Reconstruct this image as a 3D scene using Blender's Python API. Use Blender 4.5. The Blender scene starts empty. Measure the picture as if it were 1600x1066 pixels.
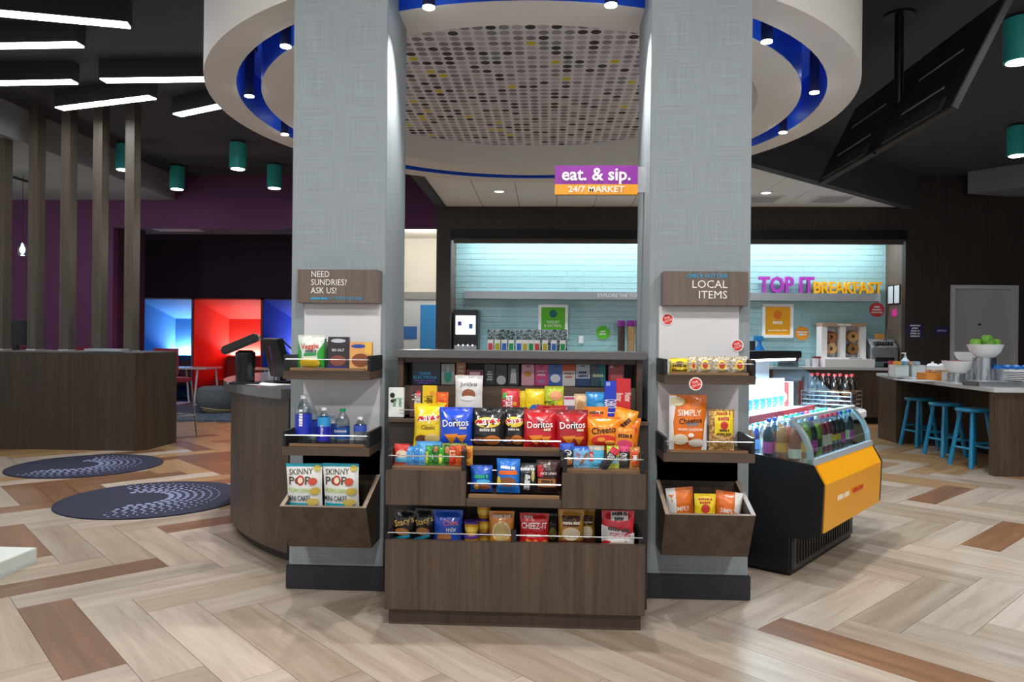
import bpy, bmesh, math, random
from mathutils import Vector, Matrix
random.seed(7)
scene = bpy.context.scene
COL = scene.collection
PI = math.pi
# ------------------------------------------------------------------ camera
FPX = 1150.0; EYE = 1.3; YAW = math.radians(2.74); ROLL = math.radians(0.55)
cd = bpy.data.cameras.new('camera'); cam = bpy.data.objects.new('camera', cd); COL.objects.link(cam)
cd.sensor_fit = 'HORIZONTAL'; cd.sensor_width = 36.0; cd.lens = 36.0 * FPX / 1600.0
cd.clip_end = 100; cd.clip_start = 0.05
CM = Matrix.Rotation(YAW, 4, 'Z') @ Matrix.Rotation(PI/2, 4, 'X') @ Matrix.Rotation(ROLL, 4, 'Z')
cam.matrix_world = Matrix.Translation((0, 0, EYE)) @ CM
scene.camera = cam
def _ray(x, y): return CM.to_3x3() @ Vector(((x-800)/FPX, -(y-533)/FPX, -1.0))
def atY(x, y, Y):            # measured photo point -> metric point on the plane at depth Y
    d = _ray(x, y); return Vector((0, 0, EYE)) + d*(Y/d.y)
def atZ(x, y, Z):
    d = _ray(x, y); return Vector((0, 0, EYE)) + d*((Z-EYE)/d.z)
def pxof(p):
    q = CM.to_3x3().transposed() @ (Vector(p)-Vector((0, 0, EYE)))
    return (800+FPX*q.x/-q.z, 533-FPX*q.y/-q.z) if q.z < -0.05 else (-9999, -9999)
# ------------------------------------------------------------------ world, exposure, big lights
world = bpy.data.worlds.new('world'); scene.world = world; world.use_nodes = True
bg = world.node_tree.nodes['Background']; bg.inputs[0].default_value = (0.93, 0.96, 1.0, 1); bg.inputs[1].default_value = 0.52
vs = scene.view_settings; vs.view_transform = 'Standard'; vs.look = 'None'; vs.gamma = 1; vs.exposure = 0.55; vs.use_curve_mapping = False
def light(kind, name, loc, watts, color=(1, 1, 1), rot=(0, 0, 0), size=0.2, size_y=None, spot=80, blend=0.6):
    ld = bpy.data.lights.new(name, kind); ld.energy = watts; ld.color = color
    if kind == 'AREA':
        ld.size = size
        if size_y: ld.shape = 'RECTANGLE'; ld.size_y = size_y
        else: ld.shape = 'DISK'
    elif kind == 'SPOT': ld.spot_size = math.radians(spot); ld.spot_blend = blend; ld.shadow_soft_size = size
    else: ld.shadow_soft_size = size
    o = bpy.data.objects.new(name, ld); COL.objects.link(o); o.location = loc; o.rotation_euler = rot
    return o
def aim(loc, tgt): return (Vector(tgt)-Vector(loc)).to_track_quat('-Z', 'Y').to_euler()
COOL = (0.9, 0.96, 1.0); WARM = (1.0, 0.93, 0.82)
# ------------------------------------------------------------------ materials
def srgb(h):
    if isinstance(h, str):
        h = h.lstrip('#'); c = [int(h[i:i+2], 16)/255 for i in (0, 2, 4)]
    else: c = h
    return tuple((v/12.92 if v <= .04045 else ((v+.055)/1.055)**2.4) for v in c) + (1.0,)
MATS = {}
def mat(col, rough=0.5, metal=0.0, coat=0.0, emit=0.0, spec=0.5, key=None):
    k = key or (col, rough, metal, coat, emit, spec)
    if k in MATS: return MATS[k]
    m = bpy.data.materials.new('paint'); m.use_nodes = True
    b = m.node_tree.nodes['Principled BSDF']; c = srgb(col)
    b.inputs['Base Color'].default_value = c; b.inputs['Roughness'].default_value = rough
    b.inputs['Metallic'].default_value = metal; b.inputs['Coat Weight'].default_value = coat
    b.inputs['Specular IOR Level'].default_value = spec
    # a faint procedural mottling keeps every painted surface from being dead flat
    nt = m.node_tree; n = nt.nodes.new('ShaderNodeTexNoise'); n.inputs['Scale'].default_value = 9
    tc = nt.nodes.new('ShaderNodeTexCoord'); nt.links.new(tc.outputs['Object'], n.inputs['Vector'])
    r = nt.nodes.new('ShaderNodeMapRange'); r.inputs['To Min'].default_value = max(0, rough-.06); r.inputs['To Max'].default_value = min(1, rough+.06)
    nt.links.new(n.outputs['Fac'], r.inputs['Value']); nt.links.new(r.outputs['Result'], b.inputs['Roughness'])
    if emit: b.inputs['Emission Color'].default_value = c; b.inputs['Emission Strength'].default_value = emit
    MATS[k] = m; return m
def grain(c1, c2, scale=(28, 28, 1.2), rough=0.45, fine=0.35, bump=0.0, rnd=False, c3=None, coat=0.0):
    m = bpy.data.materials.new('wood_grain'); m.use_nodes = True; nt = m.node_tree; N = nt.nodes.new; L = nt.links.new
    b = nt.nodes['Principled BSDF']; tc = N('ShaderNodeTexCoord'); mp = N('ShaderNodeMapping'); mp.inputs['Scale'].default_value = scale
    L(tc.outputs['Object'], mp.inputs['Vector'])
    vec = mp.outputs['Vector']
    if rnd:
        oi = N('ShaderNodeObjectInfo'); mu = N('ShaderNodeMath'); mu.operation = 'MULTIPLY'; mu.inputs[1].default_value = 57.0
        L(oi.outputs['Random'], mu.inputs[0]); ad = N('ShaderNodeVectorMath'); ad.operation = 'ADD'
        L(vec, ad.inputs[0]); L(mu.outputs[0], ad.inputs[1]); vec = ad.outputs[0]
    n1 = N('ShaderNodeTexNoise'); n1.inputs['Scale'].default_value = 1.0; n1.inputs['Detail'].default_value = 6; n1.inputs['Distortion'].default_value = 0.6
    n2 = N('ShaderNodeTexNoise'); n2.inputs['Scale'].default_value = 5.0; n2.inputs['Detail'].default_value = 3
    L(vec, n1.inputs['Vector']); L(vec, n2.inputs['Vector'])
    mx = N('ShaderNodeMix'); mx.data_type = 'FLOAT'; mx.inputs[0].default_value = fine; L(n1.outputs['Fac'], mx.inputs[2]); L(n2.outputs['Fac'], mx.inputs[3])
    cr = N('ShaderNodeValToRGB'); cr.color_ramp.elements[0].position = 0.32; cr.color_ramp.elements[1].position = 0.68
    cr.color_ramp.elements[0].color = srgb(c1); cr.color_ramp.elements[1].color = srgb(c2)
    if c3: e = cr.color_ramp.elements.new(0.5); e.color = srgb(c3)
    L(mx.outputs[0], cr.inputs['Fac'])
    out = cr.outputs['Color']
    if rnd:
        hs = N('ShaderNodeHueSaturation'); mr = N('ShaderNodeMapRange'); mr.inputs['To Min'].default_value = 0.86; mr.inputs['To Max'].default_value = 1.12
        L(oi.outputs['Random'], mr.inputs['Value']); L(mr.outputs[0], hs.inputs['Value']); L(out, hs.inputs['Color']); out = hs.outputs['Color']
    L(out, b.inputs['Base Color']); b.inputs['Roughness'].default_value = rough; b.inputs['Coat Weight'].default_value = coat
    if bump:
        bp = N('ShaderNodeBump'); bp.inputs['Strength'].default_value = bump; bp.inputs['Distance'].default_value = 0.002
        L(n2.outputs['Fac'], bp.inputs['Height']); L(bp.outputs[0], b.inputs['Normal'])
    return m
def weave(c1, c2, sc=260):
    m = bpy.data.materials.new('woven_wallcovering'); m.use_nodes = True; nt = m.node_tree; N = nt.nodes.new; L = nt.links.new
    b = nt.nodes['Principled BSDF']; tc = N('ShaderNodeTexCoord')
    ns = []
    for s in ((4, 4, 420), (330, 330, 4)):
        mp = N('ShaderNodeMapping'); mp.inputs['Scale'].default_value = s; L(tc.outputs['Object'], mp.inputs['Vector'])
        n = N('ShaderNodeTexNoise'); n.inputs['Scale'].default_value = 1.0; n.inputs['Detail'].default_value = 4; L(mp.outputs[0], n.inputs['Vector']); ns.append(n)
    a = N('ShaderNodeMath'); a.operation = 'ADD'; L(ns[0].outputs['Fac'], a.inputs[0]); L(ns[1].outputs['Fac'], a.inputs[1])
    cr = N('ShaderNodeValToRGB'); cr.color_ramp.elements[0].position = 0.36; cr.color_ramp.elements[1].position = 0.64
    h = N('ShaderNodeMath'); h.operation = 'MULTIPLY'; h.inputs[1].default_value = 0.5; L(a.outputs[0], h.inputs[0]); L(h.outputs[0], cr.inputs['Fac'])
    cr.color_ramp.elements[0].color = srgb(c1); cr.color_ramp.elements[1].color = srgb(c2)
    L(cr.outputs[0], b.inputs['Base Color']); b.inputs['Roughness'].default_value = 0.75
    bp = N('ShaderNodeBump'); bp.inputs['Strength'].default_value = 0.25; bp.inputs['Distance'].default_value = 0.002; L(h.outputs[0], bp.inputs['Height']); L(bp.outputs[0], b.inputs['Normal'])
    return m
def glassmat(tint='#ffffff', gloss=0.12, rough=0.03):
    k = ('glass', tint, gloss)
    if k in MATS: return MATS[k]
    m = bpy.data.materials.new('clear_plastic'); m.use_nodes = True; nt = m.node_tree; N = nt.nodes.new; L = nt.links.new
    out = nt.nodes['Material Output']; t = N('ShaderNodeBsdfTransparent'); t.inputs[0].default_value = srgb(tint)
    g = N('ShaderNodeBsdfGlossy'); g.inputs['Roughness'].default_value = rough
    lw = N('ShaderNodeLayerWeight'); lw.inputs[0].default_value = 0.35
    mr = N('ShaderNodeMapRange'); mr.inputs['To Min'].default_value = gloss*.4; mr.inputs['To Max'].default_value = min(1, gloss*4.5); L(lw.outputs['Facing'], mr.inputs['Value'])
    mx = N('ShaderNodeMixShader'); L(mr.outputs[0], mx.inputs[0]); L(t.outputs[0], mx.inputs[1]); L(g.outputs[0], mx.inputs[2]); L(mx.outputs[0], out.inputs[0])
    MATS[k] = m; return m
def speckle(c1, c2, scale=120, rough=0.6, lo=.45, hi=.55):
    k = ('spk', c1, c2, scale, lo)
    if k in MATS: return MATS[k]
    m = bpy.data.materials.new('speckle'); m.use_nodes = True; nt = m.node_tree; N = nt.nodes.new; L = nt.links.new
    b = nt.nodes['Principled BSDF']; tc = N('ShaderNodeTexCoord'); n = N('ShaderNodeTexNoise'); n.inputs['Scale'].default_value = scale; n.inputs['Detail'].default_value = 3
    L(tc.outputs['Object'], n.inputs['Vector']); cr = N('ShaderNodeValToRGB'); cr.color_ramp.elements[0].position = lo; cr.color_ramp.elements[1].position = hi
    cr.color_ramp.elements[0].color = srgb(c1); cr.color_ramp.elements[1].color = srgb(c2); L(n.outputs['Fac'], cr.inputs[0]); L(cr.outputs[0], b.inputs['Base Color'])
    b.inputs['Roughness'].default_value = rough; MATS[k] = m; return m
WALNUT = grain('#3a2e25', '#5a493b', (26, 26, 0.9), 0.42)
WALNUT_X = grain('#3e3128', '#5e4c3e', (1.2, 26, 26), 0.42)
DKWOOD = grain('#29221e', '#3a302a', (22, 22, 0.8), 0.5)
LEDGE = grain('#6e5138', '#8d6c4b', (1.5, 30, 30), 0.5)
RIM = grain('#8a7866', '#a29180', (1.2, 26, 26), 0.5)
WEAVE = weave('#858f94', '#9fa9ae')
BLACK = mat('#16161a', 0.45); BLACKM = mat('#101012', 0.35, 0.3); CHAR = mat('#33333a', 0.7); WHITE = mat('#e9e8e6', 0.55); CHROME = mat('#d8dade', 0.22, 1.0)
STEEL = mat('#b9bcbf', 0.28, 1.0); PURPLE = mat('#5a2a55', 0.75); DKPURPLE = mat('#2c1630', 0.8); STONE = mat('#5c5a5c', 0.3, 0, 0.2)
PWHITE = mat('#f4f4f4', 0.35, 0, 0.3)
# ------------------------------------------------------------------ mesh helpers
def tag(o, label=None, cat=None, group=None, kind=None):
    if label: o['label'] = label
    if cat: o['category'] = cat
    if group: o['group'] = group
    if kind: o['kind'] = kind
    return o
def empty(name, loc=(0, 0, 0), rz=0, label=None, cat=None, group=None):
    o = bpy.data.objects.new(name, None); COL.objects.link(o); o.location = loc; o.rotation_euler = (0, 0, rz); o.empty_display_size = 0.1
    return tag(o, label, cat, group)
class MB:
    def __init__(s): s.v = []; s.f = []; s.mi = []
    def add(s, vs_, fs, mi=0):
        o = len(s.v); s.v += [tuple(v) for v in vs_]
        for i, f in enumerate(fs): s.f.append(tuple(o+k for k in f)); s.mi.append(mi[i] if isinstance(mi, list) else mi)
        return s
    def box(s, x0, x1, y0, y1, z0, z1, mi=0, M=None):
        vs_ = [(x, y, z) for z in (z0, z1) for y in (y0, y1) for x in (x0, x1)]
        if M: vs_ = [M @ Vector(v) for v in vs_]
        return s.add(vs_, [(0, 2, 3, 1), (4, 5, 7, 6), (0, 1, 5, 4), (2, 6, 7, 3), (0, 4, 6, 2), (1, 3, 7, 5)], mi)
    def prism(s, pts, a0, a1, axis='z', mi=0, M=None):   # 2D polygon (CCW) swept along an axis
        n = len(pts)
        def P(p, a): return {'z': (p[0], p[1], a), 'x': (a, p[0], p[1]), 'y': (p[0], a, p[1])}[axis]
        vs_ = [P(p, a0) for p in pts]+[P(p, a1) for p in pts]
        if M: vs_ = [M @ Vector(v) for v in vs_]
        fs = [tuple(range(n))[::-1], tuple(range(n, 2*n))]+[(i, (i+1) % n, n+(i+1) % n, n+i) for i in range(n)]
        return s.add(vs_, fs, mi)
    def lathe(s, prof, n=20, c=(0, 0, 0), mi=0, M=None, caps=True):
        vs_ = []; fs = []
        for r, z in prof:
            for k in range(n): a = 2*PI*k/n; vs_.append((c[0]+r*math.cos(a), c[1]+r*math.sin(a), c[2]+z))
        for j in range(len(prof)-1):
            for k in range(n): fs.append((j*n+k, j*n+(k+1) % n, (j+1)*n+(k+1) % n, (j+1)*n+k))
        if caps: fs.append(tuple(range(n))[::-1]); fs.append(tuple(range((len(prof)-1)*n, len(prof)*n)))
        if M: vs_ = [M @ Vector(v) for v in vs_]
        return s.add(vs_, fs, mi)
    def tube(s, path, r, n=8, mi=0, r1=None):
        vs_ = []; fs = []; m = len(path); path = [Vector(p) for p in path]
        for i, p in enumerate(path):
            t = (path[min(i+1, m-1)]-path[max(i-1, 0)]).normalized()
            u = t.cross(Vector((0, 0, 1))); u = u.normalized() if u.length > 1e-3 else Vector((1, 0, 0)); w = t.cross(u)
            rr = r if r1 is None else r+(r1-r)*i/(m-1)
            for k in range(n): a = 2*PI*k/n; vs_.append(p+u*rr*math.cos(a)+w*rr*math.sin(a))
        for i in range(m-1):
            for k in range(n): fs.append((i*n+k, i*n+(k+1) % n, (i+1)*n+(k+1) % n, (i+1)*n+k))
        fs.append(tuple(range(n))); fs.append(tuple(range((m-1)*n, m*n))[::-1])
        return s.add(vs_, fs, mi)
    def build(s, name, m, parent=None, smooth=False, bevel=0.0):
        me = bpy.data.meshes.new(name); me.from_pydata(s.v, [], s.f)
        for mm in (m if isinstance(m, (list, tuple)) else [m]): me.materials.append(mm)
        for p, i in zip(me.polygons, s.mi): p.material_index = i
        bm = bmesh.new(); bm.from_mesh(me)
        bmesh.ops.recalc_face_normals(bm, faces=bm.faces)
        if bevel: bmesh.ops.bevel(bm, geom=[e for e in bm.edges if len(e.link_faces) == 2 and e.calc_face_angle(0) > 0.6], offset=bevel, segments=2, affect='EDGES', clamp_overlap=True)
        bm.to_mesh(me); bm.free()
        if smooth:
            for p in me.polygons: p.use_smooth = True
            try: me.set_sharp_from_angle(angle=math.radians(40))
            except Exception: pass
        o = bpy.data.objects.new(name, me); COL.objects.link(o)
        if parent: o.parent = parent
        return o
def Bx(name, m, dims, parent=None, bevel=0.0): return MB().box(*dims).build(name, m, parent, bevel=bevel)
def dup(o, parent=None):
    c = o.copy(); COL.objects.link(c)
    if parent is not None: c.parent = parent
    for ch in [x for x in bpy.data.objects if x.parent == o]: dup(ch, c)
    return c
TXT = {}
def marks_mesh(s, size, ext, align):          # print too small to read in the photograph: rows of plain marks, no letters
    mb = MB(); rows = [int(v) for v in s[1:].split(',')]; rd = random.Random(sum(rows)*7+len(rows)); h = size*.62
    for r, n in enumerate(rows):
        x = 0.0; row = []
        for i in range(n):
            w = size*(.28+.22*rd.random()); row.append((x, x+w, h*(.8+.2*rd.random()))); x += w+size*(.09 if (i+1) % 5 else .3)
        sh = {'CENTER': -x/2, 'LEFT': 0, 'RIGHT': -x}[align]; z0 = ((len(rows)-1)/2-r)*size*.95-h/2
        for a, b_, hh in row: mb.box(a+sh, b_+sh, z0, z0+hh, -ext, ext) if ext else mb.add([(a+sh, z0, 0), (b_+sh, z0, 0), (b_+sh, z0+hh, 0), (a+sh, z0+hh, 0)], [(0, 1, 2, 3)])
    me = bpy.data.meshes.new('print_marks'); me.from_pydata(mb.v, [], mb.f); return me
def text_mesh(s, size, ext=0.0006, align='CENTER', bold=0.0):
    k = (s, round(size, 4), ext, align, bold)
    if k not in TXT and s.startswith('~'): TXT[k] = marks_mesh(s, size, ext, align)
    if k not in TXT:
        cu = bpy.data.curves.new('lettering', 'FONT'); cu.body = s; cu.size = size; cu.extrude = ext; cu.align_x = align; cu.align_y = 'CENTER'; cu.offset = bold*size; cu.resolution_u = 2; cu.space_line = 0.95
        ob = bpy.data.objects.new('lettering', cu); me = bpy.data.meshes.new_from_object(ob); bpy.data.objects.remove(ob); bpy.data.curves.remove(cu); me.materials.clear(); TXT[k] = me
    return TXT[k]
def text(s, size, m, loc, parent=None, rot=(PI/2, 0, 0), ext=0.0006, align='CENTER', bold=0.0, name='lettering', width=None):
    me = text_mesh(s, size, ext, align, bold).copy(); me.materials.append(m)
    if width:
        xs = [v.co.x for v in me.vertices]; k = width/max(1e-6, max(xs)-min(xs))
        for v in me.vertices: v.co.x *= k
    o = bpy.data.objects.new('print_marks' if s.startswith('~') else name, me); COL.objects.link(o); o.location = loc; o.rotation_euler = rot
    if parent: o.parent = parent
    return o
def struct(name, label, cat, m, mb, parent=None, bevel=0.0, smooth=False):
    o = mb.build(name, m, parent, bevel=bevel, smooth=smooth)
    if not parent: tag(o, label, cat, kind='structure')
    return o
def arc(cx, cy, r, a0, a1, n): return [(cx+r*math.cos(a0+(a1-a0)*i/n), cy+r*math.sin(a0+(a1-a0)*i/n)) for i in range(n+1)]
def annulus(mb, c, r0, r1, z0, z1, n=96, a0=0, a1=2*PI, mi=0):
    full = abs(a1-a0-2*PI) < 1e-6; m = n if full else n+1; vs_ = []
    for k in range(m):
        a = a0+(a1-a0)*k/n; ca, sa = math.cos(a), math.sin(a)
        vs_ += [(c[0]+r0*ca, c[1]+r0*sa, z0), (c[0]+r1*ca, c[1]+r1*sa, z0), (c[0]+r1*ca, c[1]+r1*sa, z1), (c[0]+r0*ca, c[1]+r0*sa, z1)]
    fs = []
    for k in range(n):
        p = 4*k; q = 4*((k+1) % m)
        fs += [(p, p+1, q+1, q), (p+1, p+2, q+2, q+1), (p+2, p+3, q+3, q+2), (p+3, p, q, q+3)]
    if not full: fs += [(0, 3, 2, 1), (4*n, 4*n+1, 4*n+2, 4*n+3)]
    return mb.add(vs_, fs, mi)
# ================================================================== STRUCTURE
C0 = (-0.165, 6.0); CEIL = 4.05; YW = 12.2
struct('floor', 'wood plank floor laid in herringbone across the lobby', 'floor', mat('#5b5048', 0.6), MB().box(-12, 10, -6, 18, -0.12, -0.004))
FLOOR = bpy.data.objects['floor']
# --- herringbone planks
PW, PL = 0.2234, 0.98
def gm(a, b, c): return grain(a, b, (1.1, 13, 1), 0.46, 0.3, 0.08, True, c, 0.0)
LIGHT = gm('#907f71', '#b0a395', '#a29486'); LIGHT2 = gm('#847463', '#a49687', '#978776'); OAK = gm('#826342', '#a4845b', '#94744e'); BROWN = gm('#60412a', '#815b3b', '#704d33')
R2 = math.sqrt(.5)
accent = [(1370, 1020), (120, 905), (100, 1000), (1460, 785), (1560, 852), (30, 830), (300, 818), (170, 770), (60, 790), (290, 740)]
def floor_uv(x, y): p = atZ(x, y, 0); return ((p.x-p.y)*R2, (p.x+p.y)*R2)
acc_uv = [floor_uv(*a) for a in accent]
plist = []
u0, v0 = -1.717, 3.08
for k in range(-70, 71):
    for m in range(-22, 23):
        for orient in (0, 1):
            a, b = u0+k*PW+m*PL, v0+k*PW-m*PL
            if orient == 0: r = (a, a+PL, b, b+PW)
            else: r = (a+PL, a+PL+PW, b-(PL-PW), b+PW)
            uc, vc = (r[0]+r[1])/2, (r[2]+r[3])/2
            x, y = (uc+vc)*R2, (vc-uc)*R2
            if not (-11.5 < x < 9.5 and 0.9 < y < 17.5): continue
            if y > 11.3 and x < -3.9: continue
            q = pxof((x, y, 0)); vis = -120 < q[0] < 1720 and 500 < q[1] < 1200
            isacc = any(r[0] <= au <= r[1] and r[2] <= av <= r[3] for au, av in acc_uv)
            h = random.random()
            if isacc: s = 3
            elif x > 2.6 and y > 7.4+0.25*math.sin(x*5): s = 2 if h < .85 else 0
            elif x < -2.3 and y > 8.4: s = 2 if h < .85 else 3
            elif x < -2.6 and y > 5.6-0.2*(x+3): s = 3 if h < .45 else (2 if h < .6 else 0)
            elif y > 9: s = 2
            else: s = 0 if h < .62 else 1
            plist.append((vis, 1/(0.3+x*x+y*y), x, y, orient, s))
plist.sort(key=lambda t: (not t[0], -t[1]))
PM = {}
for s, m in enumerate((LIGHT, LIGHT2, OAK, BROWN)):
    g = 0.0012; mb = MB().box(-PL/2+g, PL/2-g, -PW/2+g, PW/2-g, -0.006, 0)
    o = mb.build('plank', m, FLOOR); PM[s] = o.data; bpy.data.objects.remove(o)
rest = MB()
for i, (vis, w, x, y, orient, s) in enumerate(plist):
    rz = -PI/4 if orient == 0 else PI/4
    if i < 300:
        o = bpy.data.objects.new('plank', PM[s]); COL.objects.link(o); o.parent = FLOOR; o.location = (x, y, 0); o.rotation_euler = (0, 0, rz)
    else:
        M = Matrix.Translation((x, y, 0)) @ Matrix.Rotation(rz, 4, 'Z'); g = .0012
        rest.box(-PL/2+g, PL/2-g, -PW/2+g, PW/2-g, -0.006, 0, s*2+orient, M)
def gw(a, b, c, ang):
    m = grain(a, b, (1.1, 13, 1), 0.46, 0.3, 0.08, False, c, 0.0)
    for n in m.node_tree.nodes:
        if n.type == 'MAPPING': n.vector_type = 'TEXTURE'; n.inputs['Rotation'].default_value = (0, 0, ang); n.inputs['Scale'].default_value = (1/1.1, 1/13, 1)
    return m
rm = []
for cs in (('#907f71', '#b0a395', '#a29486'), ('#847463', '#a49687', '#978776'), ('#826342', '#a4845b', '#94744e'), ('#60412a', '#815b3b', '#704d33')):
    rm += [gw(*cs, -PI/4), gw(*cs, PI/4)]
tag(rest.build('plank_field', rm, FLOOR), kind='stuff')
# --- ceiling
struct('ceiling', 'dark charcoal painted high ceiling', 'ceiling', mat('#3d3d43', 0.85), MB().box(-12, 10, -6, 18, CEIL, CEIL+.15))
struct('trim_1', 'grey dropped soffit over the left seating area', 'soffit', mat('#8b8a8c', 0.8), MB().box(-12, -6.33, 5.5, YW, 3.64, CEIL))
sd = MB()
for k in range(2): sd.box(-7.9+k*0.06, -7.87+k*0.06, 8.6, 10.9, 3.632, 3.645)
tag(sd.build('slot_diffuser', BLACK), 'black linear slot diffuser in grey dropped soffit', 'vent')
# --- round drum ceiling
drum = empty('drum_ceiling', (0, 0, 0), 0); tag(drum, 'white round drum ceiling with blue light cove and dotted disc', 'ceiling feature', kind='structure')
DW = mat('#ece9e4', 0.7); BLUE = mat('#2464e8', 0.55); RZ = 3.12
annulus(MB(), C0, 2.237, 2.45, RZ, CEIL).build('outer_ring', DW, drum, smooth=True)
annulus(MB(), C0, 1.77, 2.067, RZ, CEIL).build('inner_ring', DW, drum, smooth=True)
b = annulus(MB(), C0, 2.067, 2.237, RZ+.33, CEIL-.02)
annulus(b, C0, 2.2365, 2.2372, RZ+.004, RZ+.34); annulus(b, C0, 2.0668, 2.0675, RZ+.004, RZ+.34)
b.build('light_cove', BLUE, drum, smooth=True)
def dotmat():
    m = bpy.data.materials.new('dotted_print'); m.use_nodes = True; nt = m.node_tree; N = nt.nodes.new; L = nt.links.new
    bs = nt.nodes['Principled BSDF']; tc = N('ShaderNodeTexCoord'); mp = N('ShaderNodeVectorMath'); mp.operation = 'MULTIPLY'; mp.inputs[1].default_value = (11.5, 11.5, 0); L(tc.outputs['Object'], mp.inputs[0])
    fl = N('ShaderNodeVectorMath'); fl.operation = 'FLOOR'; L(mp.outputs[0], fl.inputs[0]); fr = N('ShaderNodeVectorMath'); fr.operation = 'FRACTION'; L(mp.outputs[0], fr.inputs[0])
    sb = N('ShaderNodeVectorMath'); sb.operation = 'SUBTRACT'; sb.inputs[1].default_value = (.5, .5, 0); L(fr.outputs[0], sb.inputs[0]); ln = N('ShaderNodeVectorMath'); ln.operation = 'LENGTH'; L(sb.outputs[0], ln.inputs[0])
    lt = N('ShaderNodeMath'); lt.operation = 'LESS_THAN'; lt.inputs[1].default_value = 0.40; L(ln.outputs['Value'], lt.inputs[0])
    wn = N('ShaderNodeTexWhiteNoise'); L(fl.outputs[0], wn.inputs['Vector']); cr = N('ShaderNodeValToRGB'); cr.color_ramp.interpolation = 'CONSTANT'; E_ = cr.color_ramp.elements
    E_[0].position = 0; E_[0].color = srgb('#e6d62a'); E_[1].position = .025; E_[1].color = srgb('#2e2c33')
    for p, c in ((.2, '#8c8d97'), (.48, '#aeaeb8'), (.74, '#cccbd4')): e = E_.new(p); e.color = srgb(c)
    L(wn.outputs['Value'], cr.inputs[0]); mx = N('ShaderNodeMix'); mx.data_type = 'RGBA'; mx.inputs[6].default_value = srgb('#f2f0f8'); L(lt.outputs[0], mx.inputs[0]); L(cr.outputs[0], mx.inputs[7])
    L(mx.outputs[2], bs.inputs['Base Color']); bs.inputs['Roughness'].default_value = .6; return m
MB().prism(arc(C0[0], C0[1], 1.77, 0, 2*PI*(95/96), 95), 3.36, 3.40).build('dotted_disc', dotmat(), drum)
# --- white tile ceiling with dark bulkhead edge
TZ = 3.53; pA = atZ(1174, 257, TZ); pB = atZ(1420, 325, TZ); dv = (pB-pA)
def online(Y): t = (Y-pA.y)/dv.y; return pA.x+dv.x*t
poly = [(-1.7, YW), (-1.7, 8.5), (online(8.5), 8.5), (online(YW), YW)]
def clip(P, a, b):
    out = []
    for i in range(len(P)):
        p, q = P[i], P[(i+1) % len(P)]
        sp = (b[0]-a[0])*(p[1]-a[1])-(b[1]-a[1])*(p[0]-a[0]); sq = (b[0]-a[0])*(q[1]-a[1])-(b[1]-a[1])*(q[0]-a[0])
        if sp >= 0: out.append(p)
        if sp*sq < 0: t = sp/(sp-sq); out.append((p[0]+(q[0]-p[0])*t, p[1]+(q[1]-p[1])*t))
    return out
tc_ = empty('tile_ceiling', (0, 0, 0)); tag(tc_, 'lower white panel ceiling over the breakfast area', 'ceiling', kind='structure')
ACT = mat('#f6f5f6', 0.8)
for i in range(-1, 15):
    for j in range(0, 4):
        x0 = -1.7+i*.61; y1 = YW-j*1.22; g = .006
        P = [(x0+g, y1-1.22+g), (x0+.61-g, y1-1.22+g), (x0+.61-g, y1-g), (x0+g, y1-g)]
        for k in range(4): P = clip(P, poly[k], poly[(k+1) % 4]) if P else P
        if len(P) > 2: MB().prism(P, TZ, TZ+.02).build('ceiling_panel', ACT, tc_)
MB().prism(poly, TZ+.012, TZ+.03).build('grid_backing', mat('#9a9a9c', .8), tc_)
fs_ = MB(); DKF = mat('#45474c', 0.8)
def wallstrip(mb, a, b, th, z0, z1):
    a = Vector(a); b = Vector(b); n = Vector((-(b-a).y, (b-a).x)).normalized()*th
    mb.prism([tuple(a), tuple(b), tuple(b+n), tuple(a+n)], z0, z1)
wallstrip(fs_, (online(8.5), 8.5), (online(YW), YW), -.14, 3.49, CEIL); wallstrip(fs_, (-1.7, 8.5), (-1.7, YW), .14, 3.49, CEIL)
struct('trim_2', 'dark bulkhead edge around the white panel ceiling', 'bulkhead', DKF, fs_)
for k, (px, py) in enumerate(((780, 299), (1197, 301))):
    p = atZ(px, py, TZ); r = empty('recessed_light', (p.x, p.y, TZ), 0, 'round recessed downlight in white panel ceiling ' + ('in front of green sign' if k == 0 else 'near purple letters'), 'ceiling light', 'recessed lights')
    annulus(MB(), (0, 0), .07, .10, -.008, .0, 24).build('trim_ring', WHITE, r); MB().lathe([(.07, -.004), (.07, .0)], 24).build('lens', mat('#ffffff', .5, emit=6.0), r)
    light('SPOT', 'downlight', (p.x, p.y, TZ-.02), 120, COOL, size=.07, spot=120)
for px, py, lab in ((1300, 311, 'square slatted air diffuser beside dark bulkhead edge'), (1188, 311, 'square slatted air diffuser beside recessed downlight')):
    p = atZ(px, py, TZ); v = empty('air_diffuser', (p.x, p.y, TZ), 0, lab, 'vent', 'ceiling diffusers')
    annulus(MB(), (0, 0), .36, .42, -.012, 0, 4, PI/4, PI/4+2*PI).build('frame', WHITE, v)
    for q in range(7): Bx('slat', mat('#bdbcbe', .6), (-.26, .26, -.26+q*.078, -.21+q*.078, -.01, -.004), v)
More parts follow.
